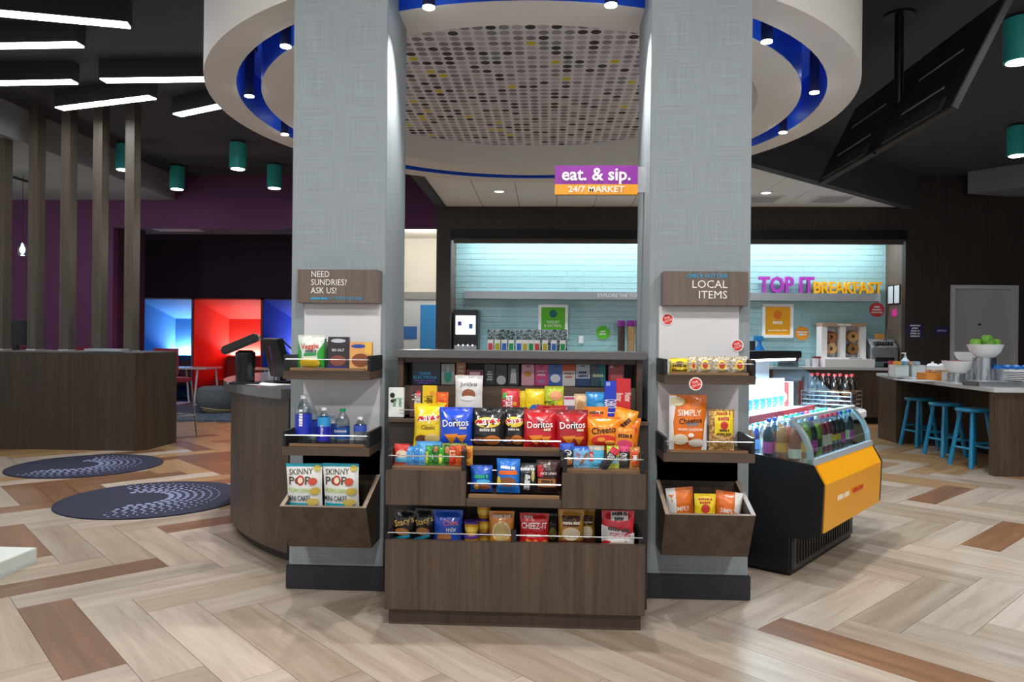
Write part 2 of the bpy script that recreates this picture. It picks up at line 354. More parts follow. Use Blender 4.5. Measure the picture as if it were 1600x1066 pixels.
# --- back wood wall, kitchen alcove, purple wall
AX0, AX1, AZ = -1.62, 5.78, 2.98; DX0, DX1, DZ = 6.49, 7.54, 2.27
wb = MB().box(-1.86, AX0, YW, YW+.12, 0, CEIL).box(AX0, AX1, YW, YW+.12, AZ, CEIL).box(AX1, DX0, YW, YW+.12, 0, CEIL).box(DX0, DX1, YW, YW+.12, DZ, CEIL).box(DX1, 10, YW, YW+.12, 0, CEIL)
struct('wall_back', 'dark brown wood wall framing the kitchen alcove', 'wall', DKWOOD, wb)
sh = empty('shutter_housing', (0, YW, AZ)); tag(sh, 'dark roller shutter housing across the top of kitchen alcove', 'shutter')
MB().box(AX0, AX1, -.05, .0, .02, .17).build('fascia', BLACKM, sh); MB().box(AX0+.05, AX1-.05, -.03, .02, -.06, .02).build('guide_rail', mat('#4a4038', .5), sh)
sw = MB().box(AX0-.1, AX0, YW+.12, 12.95, 0, 3.3).box(AX1, AX1+.1, YW+.12, 12.95, 0, 3.3).box(AX0, AX1, YW+.12, 12.95, 3.2, 3.3)
struct('wall_alcove', 'brown wood side walls of the kitchen alcove', 'wall', grain('#5a4d44', '#6d5e53', (22, 22, .8), .5), sw)
TW = struct('wall_tiled', 'pale aqua glass tile wall at the back of the kitchen', 'wall', mat('#c4d8da', .5), MB().box(AX0, AX1, 12.9, 12.97, 0, 3.2))
tiles = []; tw, th = .30, .1
for r in range(23):
    for c in range(-1, 26):
        x0 = AX0+c*tw+(tw/2 if r % 2 else 0); x1 = x0+tw; x0 = max(x0, AX0); x1 = min(x1, AX1)
        if x1-x0 > .03: tiles.append((x0+.003, x1-.003, .93+r*th+.003, .93+(r+1)*th-.003))
TILE = mat('#9cc7cc', .12, 0, .5, key='tile'); random.shuffle(tiles); tiles.sort(key=lambda t: t[1]-t[0] < .2)
tiles.sort(key=lambda t: 0 if 1.3 < t[2] < 2.9 else 1)
trest = MB(); tcache = {}
for i, t in enumerate(tiles):
    if i < 300:
        w_ = round(t[1]-t[0], 4)
        if w_ not in tcache: o = MB().box(-w_/2, w_/2, -.008, 0, t[2]-t[2], t[3]-t[2]).build('tile', TILE, TW); tcache[w_] = o.data
        else: o = bpy.data.objects.new('tile', tcache[w_]); COL.objects.link(o); o.parent = TW
        o.location = ((t[0]+t[1])/2, 12.9, t[2])
    else: trest.box(t[0], t[1], 12.892, 12.9, t[2], t[3])
tag(trest.build('tile_field', TILE, TW), kind='stuff')
OX0 = -7.4
pw = MB().box(-12, OX0, YW, YW+.14, 0, CEIL).box(OX0, -1.86, YW, YW+.14, 3.17, CEIL)
struct('wall_left', 'deep purple painted wall with a wide dark opening', 'wall', PURPLE, pw)
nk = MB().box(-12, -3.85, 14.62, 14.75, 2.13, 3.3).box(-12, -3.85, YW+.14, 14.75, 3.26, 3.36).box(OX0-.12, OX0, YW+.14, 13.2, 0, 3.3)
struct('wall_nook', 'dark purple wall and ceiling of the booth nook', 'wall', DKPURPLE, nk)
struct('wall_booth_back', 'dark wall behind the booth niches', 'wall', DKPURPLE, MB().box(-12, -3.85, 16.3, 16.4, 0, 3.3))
cw = MB().box(-3.85, -3.75, YW+.14, 16.2, 0, 3.6).box(-3.75, -1.75, 16.1, 16.2, 2.35, 3.6).box(-3.75, -3.6, 16.1, 16.2, 0, 2.35).box(-1.97, -1.75, 16.1, 16.2, 0, 2.35).box(-3.75, -1.75, YW+.14, 16.2, 3.54, 3.6).box(-1.75, -1.62, 13.0, 16.2, 0, 3.6)
struct('wall_corridor', 'white painted corridor walls and ceiling', 'wall', mat('#dcdad4', .8), cw)
dr = empty('door_1', (-2.85, 16.12, 0)); tag(dr, 'grey framed corridor door with a tall blue glass pane', 'door', kind='structure')
MB().box(-.75, -.62, -.05, .0, 0, 2.2).box(.75, .88, -.05, .0, 0, 2.2).box(-.75, .88, -.05, .0, 2.2, 2.36).build('door_frame', mat('#8d8f92', .5), dr)
Bx('door_leaf', mat('#c4cdd6', .5), (-.62, .75, .0, .05, 0, 2.2), dr); Bx('pane', mat('#2a86d0', .2), (.05, .66, -.012, .0, .25, 2.08), dr); Bx('push_bar', STEEL, (-.5, .65, -.06, -.03, 1.0, 1.05), dr)
n_ = Bx('notice', mat('#2a66b4', .5), (-.32, -.02, -.012, 0, 1.32, 1.6), dr)
p = atY(675, 367, 14.0); rl = empty('recessed_light', (p.x, p.y, 3.54), 0, 'round recessed downlight in the white corridor ceiling', 'ceiling light', 'recessed lights')
MB().lathe([(.09, -.01), (.09, 0)], 20).build('lens', mat('#ffffff', .5, emit=6.0), rl); light('POINT', 'corridor_downlight', (-2.6, 14.6, 3.3), 34, WARM, size=.1)
sg = Bx('air_grille', mat('#8f8f92', .6), (-7.1, -6.25, 12.75, 13.15, 3.245, 3.262)); tag(sg, 'pale ceiling air grille inside the dark booth nook', 'vent')
# --- right door in the wood wall
d2 = empty('door_2', (0, YW, 0)); tag(d2, 'plain pale grey door with white frame in the dark wood wall', 'door', kind='structure')
MB().box(DX0, DX0+.06, -.03, .12, 0, DZ).box(DX1-.06, DX1, -.03, .12, 0, DZ).box(DX0+.06, DX1-.06, -.03, .12, DZ-.06, DZ).build('door_frame', mat('#c9c9c9', .5), d2)
Bx('door_leaf', mat('#b9b8ba', .5), (DX0+.06, DX1-.06, .06, .11, 0, DZ-.06), d2); MB().lathe([(.018, 0), (.018, .02)], 12, M=Matrix.Translation((6.98, .06, 1.64)) @ Matrix.Rotation(PI/2, 4, 'X')).build('peephole', BLACK, d2)
struct('wall_right', 'dark wall on the far right side', 'wall', DKWOOD, MB().box(9.2, 9.35, -2, YW, 0, CEIL))
struct('trim_3', 'grey dropped beam above the far right wall', 'soffit', mat('#7b7a80', .8), MB().prism([tuple(atZ(1512, 303, 3.7))[:2], (9.2, 9.4), (9.2, YW), (7.35, YW)], 3.7, CEIL))
struct('carpet', 'blue grey striped carpet in front of the booths', 'carpet', speckle('#3c4656', '#5d6a7c', 14, .95, .4, .6), MB().prism([(-12, 11.3), (-3.85, 11.3), (-3.85, 16.3), (-12, 16.3)], -.004, .012))
# --- pillars
for nm, x0, x1, lab in (('column', -1.335, -.84, 'grey woven-clad square pillar with the sundries sign'), ('column', .515, 1.025, 'grey woven-clad square pillar with the local items sign')):
    c_ = empty(nm, ((x0+x1)/2, 3.78, 0)); tag(c_, lab, 'pillar', kind='structure'); hw = (x1-x0)/2
    MB().box(-hw, hw, 0, .5, 0.1, CEIL).build('shaft', WEAVE, c_, bevel=.004); MB().box(-hw-.012, hw+.012, -.014, .514, 0, .125).build('plinth', mat('#22222b', .5), c_, bevel=.004)
# ================================================================== LIGHT FIXTURES
GLOW = mat('#ffffff', .5, emit=14.0)
spots = [(-2.2, 4.95), (-2.2, 5.75), (1.87, 4.95), (1.9, 5.8)]
head_angles = [math.radians(a) for a in (150, 172, 199, 228, 257, 283, 312, 341, 8, 30)]
head_where = {150: 'behind the left pillar', 172: 'far left of the cove', 199: 'left side of the cove', 228: 'near the sundries pillar top', 257: 'front left of the dotted disc', 283: 'front right of the dotted disc', 312: 'near the local items pillar top', 341: 'right side of the cove', 8: 'far right of the cove', 30: 'behind the right pillar'}
for a in head_angles:
    x, y = C0[0]+2.152*math.cos(a), C0[1]+2.152*math.sin(a)
    h = empty('cove_spotlight', (x, y, RZ+.33), 0, 'small navy cylinder spotlight in the blue cove, ' + head_where[round(math.degrees(a))], 'spotlight', 'spotlights in the blue cove')
    MB().lathe([(.055, -.04), (.055, 0)], 16).build('mount', mat('#1b2440', .5), h); MB().lathe([(.034, -.37), (.034, -.04)], 16).build('barrel', mat('#27325a', .4), h, smooth=True)
    MB().lathe([(.033, -.376), (.033, -.37)], 16).build('lens', GLOW, h)
    t = (C0[0]+3.0*math.cos(a), C0[1]+3.0*math.sin(a), 0)
    light('POINT', 'cove_glow', (x, y, RZ+.1), 2.2, (.75, .87, 1), size=.04)
    light('SPOT', 'cove_beam', (x, y, RZ-.06), 75, (1, .97, .93), aim((x, y, RZ), t), .035, spot=85, blend=.7)
lin = [((0, 22), (203, 41), -1.0), ((0, 73), (127, 71), -.8), ((0, 131), (118, 129), -.8), ((160, 127), (318, 125), 0), ((92, 171), (239, 153), 0), ((276, 181), (338, 168), 0)]
LZ = 3.85
for k, (a, b_, ext) in enumerate(lin):
    A, B = atZ(*a, LZ), atZ(*b_, LZ); d = (B-A).normalized(); A = A+d*ext; Lh = (B-A).length; mid = (A+B)/2
    if k in (3, 5): B = B+d*.45; Lh += .45; mid = (A+B)/2
    lab = ['longest linear light bar, hung ahead of the others', 'linear light bar second in the row, over mats', 'linear light bar third in the row, over desk', 'linear light bar ending behind the white drum', 'tilted linear light bar above the wood posts', 'short tilted linear light bar tucked beside drum'][k]
    o = empty('linear_light', (mid.x, mid.y, LZ), math.atan2(d.y, d.x), lab, 'ceiling light', 'linear ceiling lights')
    Bx('housing', mat('#1c1c20', .6), (-Lh/2, Lh/2, -.06, .06, .012, CEIL-LZ), o); Bx('diffuser', mat('#ffffff', .5, emit=9.0), (-Lh/2+.01, Lh/2-.01, -.055, .055, 0, .012), o)
    light('AREA', 'linear_glow', (mid.x, mid.y, LZ-.01), 7, COOL, (0, 0, math.atan2(d.y, d.x)), Lh, .11)
TEAL = mat('#2fa8a4', .45)
for k, (px, py, lab) in enumerate(((372, 221, 'teal cylinder downlight hanging nearest the white drum'), (277, 258, 'teal cylinder downlight beside the wood posts'), (429, 256, 'teal cylinder downlight right beside the sundries pillar'), (194, 223, 'teal cylinder downlight partly behind a wood post'), (1592, 25, 'large teal cylinder downlight beyond the screens'), (1590, 195, 'teal cylinder downlight above the island bowls'))):
    p = atZ(px, py, CEIL); o = empty('cylinder_downlight', (p.x, p.y, CEIL), 0, lab, 'ceiling light', 'teal cylinder downlights')
    MB().lathe([(.085, -.03), (.085, 0)], 20).build('canopy', BLACK, o); MB().lathe([(.105, -.385), (.112, -.38), (.112, -.03), (.1, -.025)], 28).build('shade', TEAL, o, smooth=True)
    MB().lathe([(.09, -.39), (.09, -.385)], 24).build('lens', GLOW, o); light('SPOT', 'teal_beam', (p.x, p.y, CEIL-.42), 32 if k < 4 else 130, COOL, size=.08, spot=110)
# unseen fill downlights added ahead of the market (same ceiling) to light its front
for k, (x, y) in enumerate(((-2.4, 1.2), (0, 1.0), (2.4, 1.2), (-2.6, -1.6), (0, -1.8), (2.6, -1.6), (4.6, 3.2))):
    o = empty('recessed_light', (x, y, CEIL), 0, 'round recessed fill downlight added unseen ahead of the snack market', 'ceiling light', 'added fill downlights')
    annulus(MB(), (0, 0), .11, .14, -.01, 0, 24).build('trim_ring', WHITE, o); MB().lathe([(.11, -.006), (.11, 0)], 24).build('lens', GLOW, o)
    light('AREA', 'added_fill_downlight', (x, y, CEIL-.02), 44, (1, .97, .93), size=.3)
# pendant by the far left
p = atY(35, 390, 10.4); o = empty('pendant_lamp', (p.x, p.y, p.z), 0, 'small glass pendant lamp on a thin cord behind the posts', 'pendant lamp')
MB().tube([(0, 0, .1), (0, 0, 3.64-p.z)], .004, 6).build('cord', BLACK, o); MB().lathe([(.02, .1), (.05, .06), (.06, -.03), (.045, -.09)], 16).build('glass_shade', glassmat('#cfe8e0'), o, smooth=True); MB().lathe([(.012, -.05), (.03, -.02), (.03, .02), (.012, .05)], 12).build('bulb', mat('#ffffff', .5, emit=18), o, smooth=True)
light('POINT', 'pendant_glow', (p.x, p.y, p.z-.12), 18, WARM, size=.05)
# kitchen wash light behind the header and counter task light
ls = Bx('led_strip', mat('#ffffff', .5, emit=3.0), (AX0+.1, AX1-.1, YW+.16, YW+.2, 3.15, 3.19)); tag(ls, 'white LED strip hidden behind the kitchen header', 'light strip')
light('AREA', 'kitchen_wash', ((AX0+AX1)/2, YW+.24, 3.12), 62, COOL, aim((0, YW+.24, 3.12), (0, 12.85, 1.9)), AX1-AX0-.4, .08)
# --- screens hung from the ceiling on a pole
tv = empty('ceiling_screens', (2.9, 6.27, CEIL), 0, 'pair of black flat screens hung from the dark ceiling on a pole', 'screen')
MB().lathe([(.035, -.75), (.035, 0)], 12).build('pole', BLACKM, tv); MB().lathe([(.12, -.02), (.12, 0)], 16).build('ceiling_plate', BLACKM, tv)
for y0, y1 in ((-1.19, -.02), (.01, 1.27)):
    M = Matrix.Translation((-.18, 0, -1.16)) @ Matrix.Rotation(math.radians(26), 4, 'Y')
    s_ = MB().box(-.03, .02, y0, y1, 0, .86, 0, M).build('screen_back', mat('#0c0c10', .4), tv, bevel=.006)
    for zz in (.25, .55): MB().box(-.036, -.03, y0+.3, y1-.25, zz, zz+.012, 0, M).build('vent_line', mat('#8f9096', .5), s_)
    MB().box(-.05, -.03, y0+.15, y1-.15, .02, .12, 0, M).build('lower_housing', mat('#17171c', .5), s_)
# ================================================================== LEFT AREA
o = empty('round_mat', (-4.62, 7.2, 0)); MATM = mat('#1f2138', .95)
mats = []
for (cx, cy, lab, a0) in ((-4.62, 7.2, 'navy round mat with pale dots, lying nearest the slatted desk', -.3), (-3.15, 5.78, 'navy round mat with pale dots, lying against the curved desk', .2)):
    if o is None: o = empty('round_mat', (cx, cy, 0))
    o.location = (cx, cy, 0); tag(o, lab, 'mat', 'round dotted mats')
    MB().lathe([(.70, 0), (.70, .008), (.69, .012)], 56).build('pile', MATM, o)
    dm = MB()
    for ring in range(7):
        rr = .26+ring*.06; sz = .024-.0026*ring
        for k in range(int(2*PI*rr/.062)):
            a = 2*PI*k/int(2*PI*rr/.062)+ring*.3; px_, py_ = rr*math.cos(a)-.12, rr*math.sin(a)-.05
            if math.hypot(px_, py_) < .67 and math.cos(a-a0-.2) > -.25: dm.lathe([(sz, .012), (sz, .0135)], 8, (px_, py_, 0))
    tag(dm.build('dot_pattern', mat('#8d95b8', .95), o), kind='stuff'); o = None
# slatted reception desk (left)
ld_ = empty('slatted_desk', (-4.66, 8.2, 0), 0, 'dark wood reception desk with tall posts rising to the ceiling', 'desk')
MB().prism([(-3.9, 0), (-.04, 0), (.06, .13), (.06, .75), (-3.9, .75)], 0, 1.12).build('desk_body', grain('#2a2019', '#463726', (26, 26, .7), .5), ld_)
Bx('desk_top', mat('#6d6a6a', .35), (-3.9, .04, .06, .72, 1.12, 1.135), ld_)
for px in (3, 55, 105, 155, 205):
    x = atY(px, 400, 8.45).x+4.66; Bx('post', grain('#39312a', '#54493c', (24, 24, .8), .4), (x-.055, x+.055, .2, .34, 1.135, CEIL), ld_); Bx('foot', STEEL, (x-.06, x+.06, .19, .35, 1.135, 1.15), ld_)
mo = empty('desk_monitor', (atY(18, 530, 8.7).x, 8.75, 1.135), 0, 'black monitor standing on the slatted desk', 'monitor')
Bx('display', BLACK, (-.18, .18, -.02, .02, .06, .36), mo, .005); Bx('stand', BLACK, (-.03, .03, .0, .04, .0, .1), mo); Bx('stand_base', BLACK, (-.1, .1, -.05, .1, 0, .012), mo)
pt = Bx('laptop', mat('#9aa0a8', .4), (-.22, .22, -.1, .1, 0, .03)); pt.location = (atY(178, 548, 8.45).x, 8.33, 1.135); tag(pt, 'thin silver laptop lying closed on slatted desk', 'laptop')
def red_chair(x, y, rz, lab):
    c = empty('bar_chair', (x, y, 0), rz, lab, 'chair', 'red high chairs'); R_ = mat('#8e2036', .6)
    Bx('seat', R_, (-.2, .2, -.2, .2, .72, .78), c, .015); MB().prism(arc(0, -.02, .22, PI*.05, PI*.95, 10)+arc(0, -.02, .20, PI*.95, PI*.05, 10), .82, 1.16).build('backrest', R_, c, smooth=True)
    for sx in (-1, 1):
        for sy in (-1, 1): MB().tube([(sx*.24, sy*.24, 0), (sx*.19, sy*.18, .73)], .012).build('leg', STEEL, c)
        MB().tube([(sx*.19, .18, .73), (sx*.2, .1, .95)], .01).build('back_support', STEEL, c)
    MB().tube([(-.225, -.225, .28), (.225, -.225, .28), (.225, .225, .28), (-.225, .225, .28), (-.225, -.225, .28)], .009).build('foot_ring', STEEL, c); return c
red_chair(-4.95, 9.45, 2.6, 'red high chair with metal legs at the end of slatted desk')
for k, px in enumerate((35, 130)): red_chair(atY(px, 550, 9.4).x-.2-.1*k, 9.75, PI, 'red high chair behind the slatted desk ' + ('beside monitor' if k == 0 else 'between posts'))
# white corner table at the frame edge
p = atZ(26, 893, 0); tb = empty('low_table', (p.x-.62, p.y-.33, 0), 0, 'white low block table at the left edge of the floor', 'table')
MB().prism([(0, 0), (.62, .0), (.62, .5), (0, .5)], .0, .012).build('base', mat('#b9c4c0', .5), tb); MB().box(0, .615, 0, .5, .012, .085).build('top', mat('#d3dcd8', .4), tb, bevel=.004)
# booths
bo = [(-8.37, -7.18, '#3f86c8', 'pale blue booth niche with grey bench'), (-7.18, -5.75, '#d42a1e', 'bright red booth niche with lit back panel'), (-5.75, -4.3, '#1236a8', 'dark blue booth niche beside the red one')]
for x0, x1, col, lab in bo:
    w = x1-x0; m = mat(col, .7); bt = empty('booth_niche', ((x0+x1)/2, 14.62, 0), 0, lab, 'booth', 'booth niches'); hw = w/2; Z1 = 2.11
    f0 = [(-hw+.03, 0, 0), (hw-.03, 0, 0), (hw-.03, 0, Z1-.03), (-hw+.03, 0, Z1-.03)]; b0 = [(-hw+.30, 1.0, 0), (hw-.12, 1.0, 0), (hw-.12, 1.0, 1.72), (-hw+.30, 1.0, 1.72)]
    def quadslab(a, b, c, d, n):
        n = Vector(n)*.02; V = [Vector(q) for q in (a, b, c, d)]
        return MB().add([*V, *[q+n for q in V]], [(0, 1, 2, 3), (7, 6, 5, 4), (0, 4, 5, 1), (1, 5, 6, 2), (2, 6, 7, 3), (3, 7, 4, 0)])
    quadslab(f0[0], b0[0], b0[3], f0[3], (-1, 0, 0)).build('side_wall', m, bt); quadslab(f0[1], f0[2], b0[2], b0[1], (1, 0, 0)).build('side_wall', m, bt); quadslab(f0[3], b0[3], b0[2], f0[2], (0, 0, 1)).build('canopy', m, bt)
    Bx('back_panel', m, (-hw+.28, hw-.1, 1.0, 1.04, 0, 1.74), bt)
    MB().box(-hw, -hw+.03, -.03, .02, 0, Z1).box(hw-.03, hw, -.03, .02, 0, Z1).box(-hw, hw, -.03, .02, Z1-.03, Z1).build('edge_frame', mat('#7e8aa0' if '3f' in col else ('#b5281e' if 'd4' in col else '#1b2858'), .5), bt)
    Bx('bench_back', mat('#4b525c' if 'd4' not in col else '#7a2a26', .9), (-hw+.3, hw-.12, .84, .97, .42, .92), bt, .02); Bx('bench_seat', mat('#42474f' if 'd4' not in col else '#c03a2c', .9), (-hw+.25, hw-.1, .3, .97, .3, .44), bt, .02)
    Bx('led_bar', mat('#ffffff', .5, emit=5), (-hw+.34, hw-.16, .975, .99, .9, .915), bt)
    light('AREA', 'booth_glow', ((x0+x1)/2+.08, 14.62+.93, .95), 16, (1, .98, .95), (math.radians(158), 0, 0), w-.5, .05)
cu_ = MB(); cu_.box(-.27, .27, -.06, .06, 0, .36); c_ = cu_.build('cushion', speckle('#5a2a22', '#a0543a', 40, .9), bevel=.04); c_.location = (-7.72, 15.28, .45); c_.rotation_euler = (math.radians(-14), 0, 0); tag(c_, 'rust patterned cushion on the blue booth bench', 'cushion')
def booth_table(x, y, lab, top):
    t = empty('booth_table', (x, y, 0), 0, lab, 'table', 'booth tables'); Bx('table_top', top, (-.45, .45, -.35, .35, .70, .73), t, .006)
    for sx in (-1, 1):
        MB().tube([(sx*.3-.05, -.28, .70), (sx*.3-.1, -.3, .03)], .02, 6).build('leg', PWHITE, t); MB().tube([(sx*.3+.05, .28, .70), (sx*.3+.1, .3, .03)], .02, 6).build('leg', PWHITE, t); MB().box(sx*.3-.13, sx*.3+.13, -.32, .32, 0, .03).build('foot', PWHITE, t)
booth_table(-6.9, 14.0, 'white table with splayed legs before the pale blue booth', mat('#d9d4cc', .4)); booth_table(-5.35, 14.1, 'pale wood table before the bright red booth', mat('#d2b892', .5))
for px, py, lab in ((243, 645, 'grey round pouf by the white booth table'), (337, 645, 'grey round pouf by the pale wood booth table')):
    p = atZ(px, py, 0); q = empty('pouf', (p.x, p.y, 0), 0, lab, 'pouf', 'grey poufs')
    MB().lathe([(.22, .03), (.30, .1), (.33, .25), (.30, .42), (.22, .46), (.02, .465)], 24).build('cushion_body', mat('#5f676d', .9), q, smooth=True)
    MB().lathe([(.2, 0), (.25, .03), (.315, .1), (.3, .105), (.2, .035)], 24, M=Matrix.Rotation(math.radians(8), 4, 'Y')).build('wood_ring', mat('#cdb48a', .5), q, smooth=True)
# ================================================================== CURVED FRONT DESK
fd = empty('curved_desk', (C0[0], C0[1], 0), 0, 'curved walnut front desk with dark stone top beside the pillar', 'desk'); A0, A1 = math.radians(140), math.radians(234)
annulus(MB(), (0, 0), 2.17, 2.25, .06, .955, 60, A0, A1).build('front_panel', WALNUT, fd, smooth=True); annulus(MB(), (0, 0), 2.17, 2.21, 0, .06, 60, A0, A1).build('toe_kick', mat('#2b231d', .6), fd, smooth=True)
annulus(MB(), (0, 0), 1.6, 2.30, .955, 1.01, 60, A0, A1).build('desk_top', STONE, fd, smooth=True)
# payment terminal
p = atZ(383, 600, 1.01); t = empty('payment_terminal', (p.x, p.y, 1.01), math.radians(15), 'black payment terminal on a swivel stand on the curved desk', 'card terminal'); K = mat('#141416', .35)
Bx('foot_plate', K, (-.09, .09, -.07, .07, 0, .014), t, .004); MB().lathe([(.058, .014), (.058, .10), (.062, .105), (.062, .2), (.04, .215)], 20).build('column', K, t, smooth=True)
MB().box(-.14, .1, -.07, .07, -.028, .022, 0, Matrix.Translation((-.01, 0, .265)) @ Matrix.Rotation(math.radians(-24), 4, 'Y')).build('keypad_head', K, t, bevel=.01)
MB().box(-.12, .08, -.055, .055, .022, .026, 0, Matrix.Translation((-.01, 0, .265)) @ Matrix.Rotation(math.radians(-24), 4, 'Y')).build('screen', mat('#2a2c30', .15), t)
cb = MB().tube([(p.x+.12, p.y+.04, 1.3), (p.x+.22, p.y+.05, 1.29), (p.x+.34, p.y+.06, 1.18), (p.x+.45, p.y+.08, 1.04), (p.x+.48, p.y+.1, 1.017)], .006).build('cable', K); tag(cb, 'black cable arching from the terminal to the desk', 'cable')
cb = MB().tube([(p.x+.13, p.y+.06, 1.25), (p.x+.16, p.y+.08, 1.1), (p.x+.15, p.y+.1, 1.025), (p.x+.22, p.y+.12, 1.02)], .005).build('cable', mat('#5a2a5a', .5)); tag(cb, 'purple cable hanging behind the card terminal', 'cable')
p = atZ(440, 598, 1.01); t = empty('desk_screen', (p.x, p.y, 1.01), math.radians(40), 'tilted black desk screen beside the sundries pillar', 'monitor')
MB().box(-.02, .02, -.16, .16, .0, .26, 0, Matrix.Translation((0, 0, .04)) @ Matrix.Rotation(math.radians(-16), 4, 'Y')).build('display', K, t, bevel=.005); Bx('stand_base', K, (-.08, .08, -.08, .08, 0, .012), t); Bx('stand', K, (-.02, .02, -.03, .03, .01, .08), t)
p = atZ(427, 596, 1.01); t = tag(Bx('card_holder', mat('#b9bdc4', .4), (-.06, .06, -.04, .04, 0, .11), None, .006), 'small grey card holder on the curved desk', 'holder'); t.location = (p.x, p.y+.1, 1.01)
p = atZ(410, 600, 1.01); t = tag(Bx('paper_sheet', mat('#e8ecf0', .6), (-.22, .2, -.09, .09, 0, .002)), 'white paper sheet lying on the curved desk', 'paper'); t.location = (p.x, p.y-.02, 1.01); t.rotation_euler = (0, 0, -.5)
# ================================================================== CENTRE DISPLAY UNIT
un = empty('display_unit', (-.14, 3.35, 0), 0, 'walnut stepped snack display between the two pillars', 'display unit')
def UB(name, m, x0, x1, y0, y1, z0, z1, bevel=.002, par=None): return MB().box(x0+.14, x1+.14, y0-3.35, y1-3.35, z0, z1).build(name, m, par or un, bevel=bevel)
UX0, UX1 = -.725, .445; BX0, BX1 = -.775, .495; TX0, TX1 = -.765, .482
UB('toe_kick', grain('#3a2e26', '#54443a', (26, 26, .9), .5), UX0+.012, UX1-.012, 3.34, 3.6, 0, .085)
UB('lower_front', WALNUT, UX0, UX1, 3.30, 3.325, .08, .395)
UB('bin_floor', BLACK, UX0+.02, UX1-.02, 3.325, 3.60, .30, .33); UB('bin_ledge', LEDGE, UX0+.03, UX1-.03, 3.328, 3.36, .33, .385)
UB('body', DKWOOD, BX0, BX1, 3.60, 4.1, 0, .915); UB('candy_ledge', WALNUT_X, BX0, BX1, 3.575, 3.76, .897, .915)
for x in (UX0, UX1-.018): UB('bin_cheek', BLACK, x, x+.018, 3.325, 3.60, .08, .42)
DL, DR = atY(728, 760, 3.3).x, atY(878, 760, 3.3).x
for x0, x1 in ((UX0, DL), (DR, UX1)):
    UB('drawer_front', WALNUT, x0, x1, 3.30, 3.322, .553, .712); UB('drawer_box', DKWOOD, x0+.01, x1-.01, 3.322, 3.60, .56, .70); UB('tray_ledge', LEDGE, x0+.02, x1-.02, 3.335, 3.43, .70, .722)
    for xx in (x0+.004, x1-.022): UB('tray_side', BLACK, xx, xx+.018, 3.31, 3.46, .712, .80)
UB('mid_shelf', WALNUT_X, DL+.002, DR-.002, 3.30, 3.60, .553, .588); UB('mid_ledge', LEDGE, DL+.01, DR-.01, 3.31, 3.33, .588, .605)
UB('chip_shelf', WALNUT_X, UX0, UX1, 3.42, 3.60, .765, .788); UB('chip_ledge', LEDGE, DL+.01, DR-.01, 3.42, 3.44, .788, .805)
UB('upper_side', WALNUT, TX0, TX0+.03, 3.74, 4.1, .915, 1.21); UB('upper_side', WALNUT, TX1-.03, TX1, 3.74, 4.1, .915, 1.21)
UB('upper_front', WALNUT_X, TX0+.03, TX1-.03, 3.76, 3.79, .915, 1.065); UB('pocket_back', BLACK, TX0+.03, TX1-.03, 3.92, 4.1, .915, 1.21); UB('pocket_floor', DKWOOD, TX0+.03, TX1-.03, 3.79, 3.92, 1.045, 1.065); UB('pocket_frame', WALNUT_X, TX0+.03, TX1-.03, 3.76, 3.79, 1.185, 1.21)
UB('counter_top', STONE, TX0-.015, TX1+.015, 3.70, 4.22, 1.21, 1.249, .004)
def rail(name, pts, r=.003, par=un, m=CHROME):
    o_ = par.location; return MB().tube([Vector(p)-o_ for p in pts], r, 6).build(name, m, par)
rail('rail', [(UX0+.01, 3.312, .775), (DL-.01, 3.312, .775)]); rail('rail', [(DR+.01, 3.312, .775), (UX1-.01, 3.312, .775)])
rail('rail', [(DL+.005, 3.425, .835), (DR-.005, 3.425, .835)], .004); rail('rail', [(DL+.005, 3.312, .655), (DR-.005, 3.312, .655)], .004); rail('rail', [(DL+.02, 3.40, .70), (DR-.08, 3.40, .70)])
rail('rail', [(UX0+.01, 3.312, .425), (UX1-.01, 3.312, .425)]); rail('rail', [(BX0+.05, 3.60, .955), (BX1-.05, 3.60, .955)])
UB('rail_post', BLACK, -.155, -.13, 3.308, 3.325, .39, .45)
